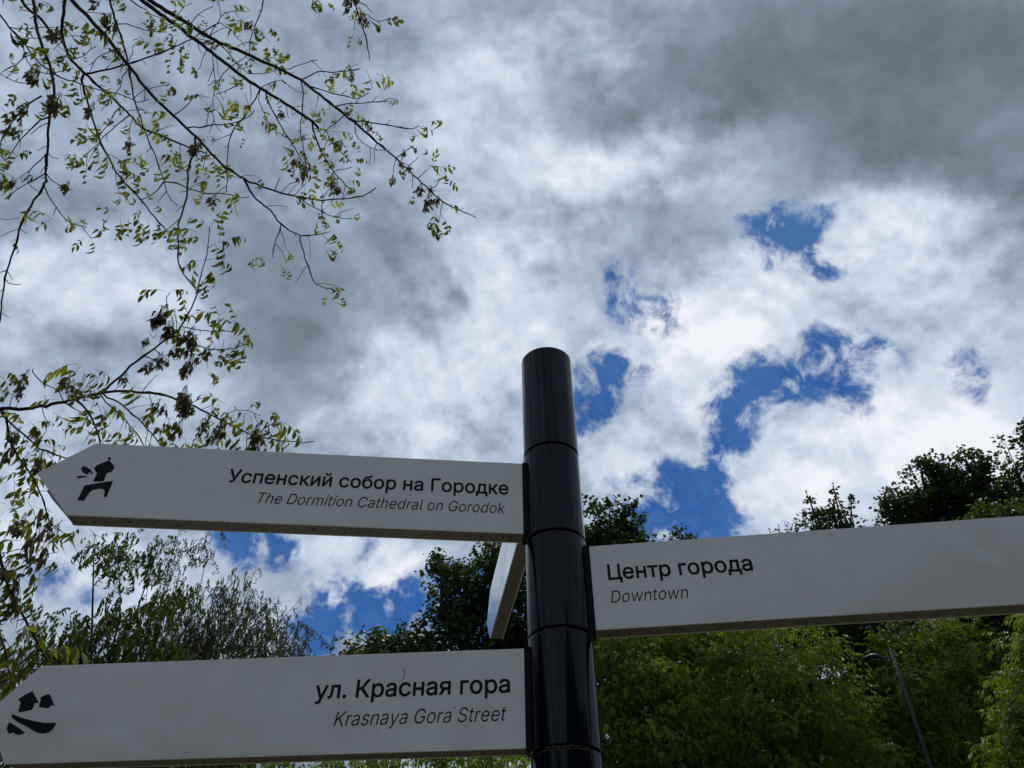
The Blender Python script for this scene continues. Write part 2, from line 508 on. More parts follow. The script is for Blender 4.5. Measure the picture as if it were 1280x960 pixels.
# ------------------------------------------------------------------ ground
gv, gf, NG = [], [], 40
for j in range(NG + 1):
    for i in range(NG + 1):
        a, c = (i / NG * 2 - 1), (j / NG * 2 - 1)
        x, y = 900 * a * abs(a), 900 * c * abs(c)
        r = math.hypot(x, y)
        z = 0.0 if r < 6 else .10 * math.sin(x * .21) * math.cos(y * .17) * min(1, (r - 6) / 20)
        gv.append((x, y, z))
for j in range(NG):
    for i in range(NG):
        k = j * (NG + 1) + i
        gf.append((k, k + 1, k + NG + 2, k + NG + 1))
obj('ground', (gv, gf), mat_ground(), kind='structure')
mb = MB()
pth = [(-14, -1.2), (-6, -.9), (0, -.6), (6, -.8), (14, -1.6)]
up_, dn_ = [(x, y + 1.6) for x, y in pth], [(x, y - 2.2) for x, y in pth]
loop = up_ + dn_[::-1]
mb.prism(loop, lambda u, z, v: (u, z, v), .07, -.05)
obj('path', mb.out(), mat_paving(), kind='structure')

# ------------------------------------------------------------------ signpost
PX, PY, PR = .11146, 1.84424, .08
ZT, Z1, Z2, Z3, Z4 = [z + 1.6 for z in (1.68148, 1.30328, 1.02449, .76123, .49529)]
post = empty('signpost', (PX, PY, 0), 'black gloss round signpost of stacked sleeves that carries the white arrow signs', 'signpost')


def sleeve(z0, z1, name='sleeve'):
    g, bv = .0032, .0022
    mb = MB()
    mb.lathe(PX, PY, [(PR - .012, z0 + g), (PR - bv, z0 + g), (PR - bv * .3, z0 + g + bv * .3), (PR, z0 + g + bv), (PR, z0 + g + bv + .0015), (PR, (z0 + z1) / 2), (PR, z1 - g - bv - .0015), (PR, z1 - g - bv),
                      (PR - bv * .3, z1 - g - bv * .3), (PR - bv, z1 - g), (PR - .012, z1 - g)])
    me = mesh_from(name, *mb.out())
    for p in me.polygons:
        p.use_smooth = len(p.vertices) == 4 and abs(p.normal.z) < .2
    return obj(name, me, M_POLE, post)


sleeve(Z1, ZT, 'cap_sleeve')
sleeve(Z2, Z1); sleeve(Z3, Z2); sleeve(Z4, Z3); sleeve(Z4 - .266, Z4)
sleeve(.06, Z4 - .266, 'lower_shaft')
mb = MB(); mb.lathe(PX, PY, [(PR - .0075, .03), (PR - .0075, ZT - .02)], 48)
obj('inner_core', mb.out(), M_CORE, post)
mb = MB(); mb.lathe(PX, PY, [(.15, 0.0), (.15, .05), (.145, .058), (.09, .062)], 48)
obj('base_plate', mb.out(), M_BLACKMETAL, post)
# chipped, slightly raised lip of primer on the lowest joint in view
mb = MB()
pts, rr = [], []
for k in range(19):
    a = math.radians(-128 + k * 4.2)
    pts.append((PX + (PR - .0015) * math.cos(a), PY + (PR - .0015) * math.sin(a), Z4 - .0005 + .0012 * math.sin(k * 1.9) + .0014 * math.sin(k * .7)))
    rr.append(.0011 + .0006 * math.sin(k * 2.7))
mb.tube(pts, rr, 5)
obj('chipped_lip', mb.out(), M_RUST, post)
mb = MB()
pts = [(PX + (PR - .0015) * math.cos(math.radians(a)), PY + (PR - .0015) * math.sin(math.radians(a)), Z3 - .001) for a in range(-122, -74, 4)]
mb.tube(pts, [.0008] * len(pts), 5)
obj('chipped_lip', mb.out(), M_RUST, post)

# lettering: glyph outlines in thousandths of a unit [advance, contours]; heavy upright and thin slanted cuts
GLYPHS = json.loads(r'''[{" ":[188,[]],".":[188,[[39,49,40,29,48,10,68,-8,87,-15,105,-15,126,-7,136,1,143,10,152,29,152,52,145,70,130,87,118,94,109,97,82,97,62,87,46,70,41,60]]],"Г":[401,[[49,507,49,-1,53,-7,60,-11,126,-10,134,-6,136,2,137,438,143,441,373,442,379,446,381,452,381,510,377,518,370,521,63,521,57,520,52,517]]],"К":[467,[[49,507,49,4,51,-5,57,-10,63,-11,124,-11,130,-9,134,-5,136,4,137,218,141,221,188,221,193,220,197,215,363,-7,368,-10,374,-11,448,-11,455,-8,460,1,457,8,267,262,268,265,281,284,446,498,452,507,449,516,445,520,438,521,365,521,355,517,193,302,190,299,185,299,141,299,138,300,136,302,136,507,134,515,130,519,124,521,60,521,52,516]]],"У":[437,[[7,507,8,501,182,116,172,90,163,80,157,76,135,69,88,69,80,65,77,57,78,-2,82,-8,88,-11,138,-11,163,-7,184,-1,202,8,222,24,234,40,248,65,422,482,431,505,431,512,427,518,420,521,351,521,346,519,341,515,268,332,226,218,223,214,179,329,96,516,87,521,18,521,10,516]]],"Ц":[502,[[49,507,49,4,51,-5,55,-9,62,-11,416,-11,419,-16,419,-107,422,-115,426,-119,432,-120,488,-120,496,-118,500,-113,502,-107,502,-63,503,-51,503,59,500,63,495,67,457,68,454,70,453,73,453,507,451,516,441,521,379,521,371,517,368,510,368,74,366,69,362,68,143,68,137,70,136,510,133,516,126,520,62,521,52,517]]],"а":[389,[[19,110,21,87,24,71,28,59,39,38,66,9,99,-9,124,-16,138,-18,182,-18,195,-17,213,-12,234,-3,263,19,266,16,267,-2,270,-7,274,-10,335,-11,343,-8,346,-2,347,2,347,276,345,290,339,312,328,334,319,346,296,368,270,382,243,390,210,396,176,396,134,388,104,376,80,362,55,339,41,318,30,293,31,287,36,282,101,263,109,268,119,285,128,296,151,311,177,319,195,321,213,319,235,312,252,299,259,288,262,277,264,266,264,251,259,244,249,241,163,230,129,223,96,214,73,204,52,189,33,166,24,146],[103,102,104,113,109,127,120,139,134,147,160,154,180,158,223,163,259,170,262,170,264,168,264,130,257,105,251,94,239,80,216,65,193,59,177,57,163,57,140,61,122,70,112,79,106,90]]],"б":[411,[[24,238,24,162,29,129,36,102,52,70,62,54,76,37,98,17,129,-2,160,-13,187,-18,226,-18,255,-13,279,-5,301,7,321,22,346,49,369,85,381,118,388,155,388,207,383,238,371,273,353,305,341,321,323,340,304,354,280,366,248,374,209,374,180,367,146,351,124,335,110,322,107,322,107,324,116,349,125,365,141,380,155,389,177,397,201,402,263,408,293,415,318,426,329,433,343,448,354,470,360,495,360,510,357,516,348,521,291,520,284,513,279,493,272,487,255,482,195,475,157,467,135,459,115,449,90,431,77,419,65,402,44,360,35,330,29,295],[107,171,110,209,118,235,124,248,135,263,148,276,165,288,177,293,201,298,220,299,249,292,266,282,280,268,288,255,298,234,305,198,305,162,302,140,296,118,286,98,273,81,257,69,238,62,209,57,184,60,159,70,141,82,125,104,117,121,110,145]]],"г":[304,[[43,377,43,-1,46,-7,54,-11,115,-10,123,-6,125,2,126,310,132,313,293,314,298,318,300,324,300,380,296,388,288,391,57,391,51,390,46,387]]],"д":[427,[[2,54,2,-107,4,-115,10,-119,73,-120,79,-118,82,-115,85,-107,85,-15,87,-11,91,-11,340,-11,343,-16,343,-107,345,-115,349,-119,355,-120,413,-120,421,-117,425,-112,425,-107,425,59,422,63,416,67,373,68,368,70,368,73,368,377,364,387,360,390,354,391,113,391,104,387,99,379,83,191,78,160,70,124,64,105,56,90,41,70,37,68,10,67,4,62],[136,71,150,107,159,152,166,198,177,310,184,313,283,312,285,307,284,70,279,68,141,68,138,68]]],"е":[404,[[24,209,24,163,29,130,37,101,53,66,71,41,90,23,118,3,141,-7,168,-15,193,-18,235,-18,257,-15,282,-8,307,4,335,23,348,37,359,51,372,74,375,85,375,91,373,97,368,102,315,115,305,116,297,112,290,98,279,82,260,68,249,63,227,58,196,58,166,67,146,79,132,93,122,110,116,123,109,154,112,158,370,158,377,160,382,165,383,195,382,226,378,249,369,285,357,310,338,338,321,355,298,372,268,386,252,390,221,396,190,396,174,394,157,390,130,381,99,362,72,337,56,315,46,296,34,265,27,237],[110,237,115,254,123,271,133,287,144,298,160,309,171,314,198,319,218,319,234,315,248,310,260,302,274,288,282,276,291,257,296,237,295,233,290,232,116,232,112,232]]],"и":[411,[[43,377,43,4,43,-2,46,-7,54,-11,109,-11,115,-9,120,-5,284,239,286,237,286,232,287,-2,291,-8,298,-11,357,-11,365,-8,368,-2,369,4,369,377,366,387,357,391,302,391,296,389,291,385,132,146,127,141,125,148,125,382,121,388,115,391,54,391,46,387]]],"й":[411,[[43,377,43,4,43,-2,46,-7,54,-11,109,-11,115,-9,120,-5,284,239,286,237,286,232,287,-2,291,-8,298,-11,357,-11,365,-8,368,-2,369,4,369,377,366,387,357,391,302,391,296,389,291,385,132,146,127,141,125,148,125,382,121,388,115,391,54,391,46,387],[96,527,98,509,103,491,112,473,123,459,141,442,160,431,176,426,196,422,218,422,240,427,262,437,280,449,296,468,308,488,314,507,316,526,314,535,307,540,257,540,250,534,245,512,236,499,224,491,204,488,187,492,173,501,165,515,162,534,154,540,105,541,98,535]]],"к":[376,[[43,377,43,4,43,-2,46,-7,54,-11,112,-11,118,-9,123,-5,125,2,125,145,129,149,155,149,160,148,164,145,284,-8,291,-11,365,-11,374,-8,378,1,373,12,230,196,233,202,374,372,377,379,374,387,370,390,363,391,290,391,282,389,155,235,148,228,143,227,129,227,126,230,125,377,123,385,120,389,113,391,54,391,46,387]]],"л":[400,[[-4,54,-4,1,-2,-5,4,-10,41,-11,63,-7,82,0,99,11,115,27,126,45,136,66,144,96,148,121,153,165,160,310,166,313,271,313,274,311,275,307,276,-1,279,-7,287,-11,348,-11,355,-8,359,-2,360,4,360,377,357,387,352,390,346,391,93,391,84,387,80,380,78,354,75,248,71,162,67,134,61,102,55,87,46,75,27,68,4,67,-2,62]]],"н":[409,[[43,377,43,4,43,-2,46,-7,54,-11,113,-11,120,-9,124,-4,125,4,125,151,127,156,279,157,283,155,285,151,285,4,286,-4,291,-9,298,-11,355,-11,363,-8,367,-2,368,4,368,377,364,387,355,391,298,391,291,389,287,385,285,377,285,240,284,236,279,235,127,236,125,241,125,377,123,385,120,389,113,391,54,391,46,387]]],"о":[415,[[24,210,24,163,29,130,42,90,55,64,76,37,104,12,137,-6,159,-13,188,-18,229,-18,241,-17,273,-9,307,8,331,27,354,54,370,80,386,124,392,171,391,224,382,265,374,287,364,307,352,325,336,345,314,363,285,381,249,392,223,396,190,396,166,392,148,387,129,379,116,373,96,359,82,347,67,330,46,296,34,265,27,237],[108,173,108,207,112,229,120,257,129,274,142,293,165,310,176,314,199,319,218,319,237,315,249,310,263,302,280,285,288,273,300,245,306,218,308,174,306,159,301,135,290,105,276,86,255,69,229,60,196,58,170,65,151,76,134,95,122,115,112,148]]],"п":[408,[[43,377,43,4,45,-5,54,-11,113,-11,121,-8,125,-1,125,307,127,312,277,313,282,312,283,307,283,-1,287,-7,295,-11,354,-11,362,-8,365,-2,366,4,366,377,363,387,359,390,352,391,55,391,46,387]]],"р":[424,[[43,377,43,-141,46,-149,52,-152,115,-153,122,-149,125,-141,126,24,129,25,149,6,171,-8,190,-15,212,-18,249,-18,276,-13,291,-8,312,2,332,16,354,38,365,52,378,74,392,110,398,141,402,174,402,204,399,237,392,266,386,285,376,307,365,326,354,340,334,360,312,375,287,387,268,392,246,396,212,396,191,392,177,388,152,375,126,352,124,355,123,382,121,387,115,390,52,391,45,385],[124,182,124,201,127,227,137,263,143,274,156,293,170,304,183,312,201,317,226,319,240,317,260,311,283,295,296,277,304,262,312,235,317,201,317,177,312,143,301,110,292,95,276,77,257,65,229,58,213,58,187,65,166,76,149,95,139,113,129,145]]],"с":[396,[[24,210,24,165,27,138,38,99,50,73,68,46,88,24,114,5,140,-7,159,-13,190,-18,230,-18,273,-9,302,5,329,25,348,46,358,62,368,82,374,101,373,107,369,112,304,128,295,121,286,101,276,87,266,77,255,69,238,62,220,58,198,58,187,60,162,69,149,77,141,85,127,105,116,134,108,173,108,207,115,241,124,266,135,284,146,297,165,310,176,314,201,319,218,319,246,312,260,304,274,293,286,276,293,259,302,252,310,252,360,265,370,271,372,282,365,302,354,322,339,341,327,354,310,367,276,384,238,394,224,396,190,396,166,392,148,387,120,375,102,364,84,348,67,330,46,296,34,265,27,237]]],"т":[325,[[-4,377,-4,326,-2,320,2,316,10,314,116,314,122,312,123,-1,126,-7,134,-11,198,-9,203,-5,205,2,205,312,210,314,316,314,324,316,328,320,330,326,329,384,324,389,316,391,9,391,-1,387]]],"у":[389,[[7,379,150,-1,133,-49,125,-63,118,-70,110,-75,101,-78,82,-78,63,-75,59,-75,53,-79,49,-88,37,-140,43,-148,63,-154,102,-156,126,-152,146,-145,168,-131,193,-104,209,-76,373,351,382,376,383,382,378,388,371,391,305,391,301,389,296,385,213,159,198,111,195,107,94,385,90,389,84,391,18,391,10,387]]],"я":[385,[[5,1,9,-7,16,-11,84,-11,91,-9,96,-4,179,130,255,132,260,130,261,126,261,2,263,-5,268,-9,276,-11,332,-11,341,-6,344,4,344,377,343,384,340,388,330,391,168,391,135,388,118,384,90,374,66,359,48,340,32,315,24,291,21,265,24,229,30,210,46,182,65,163,90,148,91,145,10,13],[105,254,105,270,112,288,122,301,138,309,162,314,182,316,255,316,261,313,261,212,259,205,171,205,140,211,129,215,117,224,109,237]]]},{" ":[188,[]],"C":[510,[[46,276,46,230,54,177,63,145,80,109,101,77,127,49,162,25,196,10,218,4,248,-1,287,-1,324,5,357,17,391,37,419,60,440,88,457,123,465,148,465,156,415,156,404,130,390,105,372,85,357,74,334,61,307,52,285,49,249,49,228,52,207,59,191,66,165,84,146,102,132,121,117,149,110,168,102,204,99,241,101,293,109,335,119,365,141,401,160,422,191,444,218,454,257,461,293,460,318,454,332,449,352,439,379,418,398,391,406,376,412,357,415,354,460,353,466,355,462,371,450,404,441,419,425,441,404,463,389,474,351,495,327,503,295,510,277,511,241,510,220,506,188,497,163,485,140,470,120,453,103,435,87,412,69,379,58,348,52,326]]],"D":[502,[[64,499,65,7,71,5,234,5,254,7,283,12,310,19,327,26,359,42,374,53,395,73,420,105,439,146,447,171,453,201,457,232,457,282,453,310,445,346,437,370,418,408,401,432,371,460,346,476,327,485,304,494,266,502,223,505,70,505,66,504],[121,60,121,454,127,457,245,456,288,448,320,435,344,418,367,393,385,362,397,327,403,285,403,224,400,199,393,171,379,137,358,105,338,88,323,77,304,68,282,60,246,54,213,52,126,52,122,54]]],"G":[520,[[46,276,46,230,52,184,65,141,81,105,96,82,121,54,150,32,191,11,216,4,237,0,251,-1,288,-1,327,5,360,17,390,33,420,58,445,91,461,124,470,162,474,190,474,246,473,250,470,252,289,251,288,246,288,210,289,205,291,204,413,203,417,202,419,198,419,177,412,146,401,121,392,105,371,83,354,70,332,59,310,52,287,49,249,49,213,57,187,69,162,87,140,110,126,132,111,166,102,204,99,241,101,293,109,335,119,365,136,395,148,409,163,424,187,441,212,453,241,460,276,461,312,456,330,449,345,442,373,421,385,407,398,387,413,355,462,353,467,355,465,366,454,396,441,419,422,445,409,458,388,474,373,484,345,497,320,505,293,510,276,511,238,510,207,503,187,497,162,485,143,473,128,462,105,438,85,410,71,384,56,340,49,307]]],"K":[467,[[64,499,65,7,71,5,115,5,120,7,121,171,190,244,195,248,199,249,205,245,375,7,380,5,434,5,436,9,433,13,243,279,239,288,242,296,427,494,433,501,433,504,373,505,366,503,188,311,131,241,124,238,120,240,119,245,121,280,121,501,116,505,71,505,66,504]]],"S":[447,[[45,127,49,105,56,85,63,73,79,51,99,32,118,20,141,10,162,4,184,-1,221,-4,252,-3,282,2,312,12,335,23,354,36,368,49,381,65,393,87,398,101,403,126,403,152,399,173,393,189,379,212,353,235,318,256,270,273,193,294,157,308,135,323,123,335,117,345,111,363,111,390,113,399,121,416,131,430,149,445,166,454,202,463,249,463,284,454,310,439,324,426,334,410,342,387,345,384,393,384,395,390,387,421,371,448,359,463,341,477,326,487,307,496,282,505,241,511,216,511,188,508,166,503,145,495,123,484,108,474,90,458,69,426,61,405,57,377,60,346,70,320,82,302,104,282,127,267,159,254,259,224,295,212,313,202,333,187,344,173,348,160,350,151,350,129,345,107,332,86,320,74,307,65,290,56,274,51,249,46,226,44,198,46,176,51,159,56,141,65,126,77,110,98,100,129,98,131,49,132,46,130]]],"T":[449,[[36,499,36,462,37,459,40,457,190,457,196,454,197,10,198,7,202,5,249,5,252,12,252,452,254,455,259,457,410,457,413,462,412,502,407,505,43,505,38,504]]],"a":[389,[[36,109,36,93,40,77,53,48,76,23,105,7,132,-1,146,-3,177,-3,202,2,226,12,245,25,255,36,268,54,274,57,279,56,281,52,282,10,284,6,326,5,330,7,332,270,330,284,323,305,314,324,305,337,286,354,263,366,237,375,202,380,168,378,137,371,109,360,80,340,63,321,54,305,50,296,62,291,93,282,98,283,112,303,127,317,146,327,162,332,185,336,205,336,221,334,243,327,255,319,265,310,274,295,280,274,280,245,273,234,257,226,135,208,102,199,82,190,63,176,48,157,38,134],[88,96,88,118,94,135,109,151,124,161,155,170,243,184,263,189,273,194,279,191,280,124,273,99,258,76,246,64,227,52,212,46,184,41,157,41,135,45,123,49,112,55,99,68,91,82]]],"d":[424,[[39,205,39,171,41,154,49,116,58,91,68,72,84,49,102,30,120,18,143,7,180,-2,209,-3,229,1,246,7,268,21,284,37,302,62,305,64,312,64,315,63,317,59,318,7,324,5,362,5,366,7,366,503,362,505,323,505,316,502,316,323,315,316,310,314,304,315,282,345,273,354,251,368,230,376,207,380,185,380,163,376,138,368,120,359,102,347,83,327,68,305,58,285,49,262,43,234],[93,168,93,216,102,260,114,285,124,299,137,312,149,321,166,329,188,334,218,335,230,333,252,326,266,317,282,304,294,288,305,266,314,230,316,215,316,165,314,149,305,113,293,90,284,77,273,66,259,55,246,49,229,44,218,43,193,43,165,49,145,59,121,82,107,107,98,135]]],"e":[404,[[39,202,39,170,44,137,52,109,67,76,85,51,99,37,126,18,147,9,174,1,199,-3,241,-1,276,8,298,18,326,38,345,60,356,80,357,85,354,88,312,98,309,97,291,70,265,51,234,43,190,43,160,51,137,65,118,84,106,102,100,118,93,151,93,170,96,173,362,174,367,176,366,220,362,245,354,276,343,301,330,321,312,341,288,358,262,370,246,375,216,380,180,378,163,375,137,365,109,348,86,327,61,290,49,258,43,230],[93,224,95,245,104,271,119,296,135,312,154,325,171,331,188,335,221,335,240,331,257,324,277,310,288,298,296,285,306,263,314,223,313,218,307,216,101,216,95,217]]],"h":[410,[[58,499,59,7,63,5,104,5,107,5,109,9,110,243,112,257,118,277,134,303,154,320,170,328,187,332,215,335,240,331,260,323,270,316,280,305,293,284,300,254,301,9,302,6,305,5,351,5,353,12,353,238,352,263,347,290,341,307,331,327,322,340,310,352,285,368,266,375,251,378,218,380,191,375,165,364,149,353,138,341,120,315,116,313,112,314,110,321,109,502,104,505,63,505,60,504]]],"i":[167,[[58,370,58,9,60,6,63,5,105,5,109,7,110,12,110,371,105,375,65,375,60,374],[47,487,49,473,57,460,70,452,84,448,98,451,109,458,117,468,122,484,120,495,112,507,101,515,87,519,79,519,70,516,58,509,51,498]]],"k":[381,[[58,499,59,7,65,5,104,5,109,7,110,141,113,146,128,162,149,181,154,183,160,180,296,7,302,5,357,6,358,9,355,13,199,210,197,216,200,224,334,360,343,371,344,374,293,375,287,373,127,210,121,207,113,207,110,210,110,215,110,501,105,505,65,505,60,504]]],"l":[189,[[58,499,58,76,60,62,67,41,74,29,84,20,93,13,112,6,124,4,155,3,168,6,173,8,174,12,166,46,163,48,138,48,123,52,114,63,110,80,110,501,105,505,65,505,60,504]]],"m":[610,[[58,370,58,12,60,6,104,5,107,5,109,9,110,254,117,284,124,296,134,309,151,323,170,331,199,336,226,333,246,324,266,305,276,285,278,273,278,12,280,6,326,5,329,5,331,9,332,262,339,290,350,307,360,317,371,325,382,330,398,334,418,336,446,333,463,326,474,319,487,307,495,293,500,268,501,9,502,6,505,5,546,5,551,7,552,274,545,305,535,327,521,348,508,359,487,371,459,380,426,381,401,377,371,364,357,354,338,335,323,310,316,308,312,311,301,335,291,349,272,366,246,378,229,381,212,381,187,376,166,367,154,359,136,341,127,329,118,310,113,308,110,309,108,313,107,374,102,375,63,375,60,374]]],"n":[410,[[58,370,59,7,63,5,104,5,107,5,109,9,110,243,112,257,118,277,134,303,154,320,170,328,187,332,215,335,240,331,259,323,270,316,279,307,290,290,297,273,300,255,301,9,302,6,305,5,348,5,352,7,353,237,352,263,344,301,333,324,321,341,299,360,273,373,237,380,205,378,174,368,151,354,136,340,118,312,113,310,110,311,108,315,108,352,105,374,101,375,63,375,60,374]]],"o":[415,[[39,204,39,170,47,124,58,95,76,64,96,40,123,20,146,8,180,-1,195,-3,223,-3,251,2,277,11,310,31,323,43,335,57,354,87,368,123,373,148,377,180,374,229,362,271,348,301,332,324,313,343,302,351,285,362,270,369,234,378,196,380,173,377,154,371,126,359,95,336,74,310,56,277,45,240],[93,166,93,213,96,235,104,262,115,284,128,302,138,312,155,324,170,330,193,335,223,335,241,331,254,327,273,316,285,305,302,282,312,262,322,224,324,209,324,166,320,143,312,115,303,95,288,75,277,64,263,54,246,47,226,43,191,43,165,49,149,57,140,63,126,77,112,98,99,130]]],"r":[259,[[58,370,58,9,60,6,63,5,105,5,109,7,110,12,110,252,116,277,126,293,135,305,163,323,190,330,238,330,239,376,235,380,204,380,185,376,168,370,152,360,140,350,129,335,120,318,115,316,109,317,107,321,107,370,105,374,63,375,60,374]]],"s":[365,[[43,87,48,73,57,54,76,32,88,22,105,13,129,4,151,-1,166,-3,199,-3,235,4,255,11,280,24,305,46,315,62,320,73,325,88,327,104,325,124,322,137,317,148,305,165,285,182,259,195,229,205,159,221,132,231,118,241,110,251,106,262,104,277,106,291,110,302,126,320,149,332,177,338,212,336,237,327,254,313,273,285,313,293,316,296,316,299,306,320,296,335,280,351,260,364,248,370,215,378,176,380,138,373,115,365,99,356,87,347,75,335,61,313,55,299,52,280,52,265,59,240,73,216,90,201,107,191,132,181,220,159,238,153,259,140,270,124,274,104,271,85,262,71,252,61,241,54,221,46,196,41,168,41,138,47,120,57,110,65,101,76,91,98,88,100,48,92,44,90]]],"t":[227,[[11,370,11,337,13,332,65,332,68,330,70,327,71,80,74,63,80,48,90,32,98,24,121,10,141,4,168,0,190,2,204,5,206,7,206,12,198,46,159,46,142,51,128,63,122,84,122,327,124,330,129,332,196,332,199,337,198,373,193,375,129,375,124,377,122,382,122,465,116,468,77,468,73,467,71,463,70,378,65,375,15,375,12,373]]],"w":[567,[[31,373,139,16,143,6,190,5,193,5,196,9,250,196,279,310,284,314,287,313,289,310,324,174,372,9,377,5,421,5,426,7,532,357,537,371,536,374,490,375,486,374,484,371,429,176,403,70,398,66,393,68,391,73,367,174,313,371,311,374,307,375,262,375,257,374,204,185,176,70,174,66,170,65,166,66,164,70,140,170,84,371,82,374,77,375,35,375]]],"y":[389,[[27,373,167,1,165,-10,149,-55,139,-73,129,-83,118,-90,107,-93,91,-95,70,-92,65,-95,55,-130,57,-135,84,-140,110,-139,135,-131,157,-119,179,-95,194,-70,363,373,359,375,315,375,311,374,308,371,228,151,200,57,195,54,190,57,167,137,82,371,79,375,74,375,32,375]]]}]''')


def text_width(s, table):
    x = 0; lo = hi = None
    for ch in s:
        adv, cs = table[ch]
        for c in cs:
            xs = c[0::2]
            lo = min(xs) + x if lo is None else lo
            hi = max(xs) + x
        x += adv
    return lo, hi


def text_mesh(s, table, to2, cap, width, u0, z0, flip, shear, front, back):
    """lettering laid on a board; flip=-1 where the board's own axis runs leftwards in view"""
    lo, hi = text_width(s, table)
    sz = cap / .4915 / 1000
    sx = width / (hi - lo + shear * 490)
    mb = MB(); x = 0; words = []
    for ch in s:
        if ch == ' ':
            words.append(mb.out()); mb = MB()
        adv, cs = table[ch]
        loops = []
        for c in cs:
            pts = [((c[i] + x - lo + shear * c[i + 1]) * sx, c[i + 1] * sz) for i in range(0, len(c), 2)]
            area = sum(pts[i][0] * pts[(i + 1) % len(pts)][1] - pts[(i + 1) % len(pts)][0] * pts[i][1] for i in range(len(pts)))
            loops.append((area, pts))
        if loops:
            big_ = max(loops, key=lambda q: abs(q[0]))[0]
            outs = [p for a, p in loops if a * big_ > 0]
            holes = [p for a, p in loops if a * big_ < 0]
            for o_ in outs:
                xs = [p[0] for p in o_]; ys = [p[1] for p in o_]
                hs = [h for h in holes if min(xs) < h[0][0] < max(xs) and min(ys) < h[0][1] < max(ys)]
                rings = [o_] + hs
                flat = [p for r in rings for p in r]
                tris = geometry.tessellate_polygon([[Vector((p[0], p[1], 0)) for p in r] for r in rings])
                P3 = [to2(u0 + flip * p[0], z0 + p[1], front) for p in flat]
                B3 = [to2(u0 + flip * p[0], z0 + p[1], back) for p in flat]
                n = len(flat); fs = [tuple(t) for t in tris]
                k = 0
                for r in rings:
                    m_ = len(r)
                    fs += [(k + i, k + (i + 1) % m_, k + (i + 1) % m_ + n, k + i + n) for i in range(m_)]
                    k += m_
                mb.add(P3 + B3, fs)
        x += adv
    return words + [mb.out()]


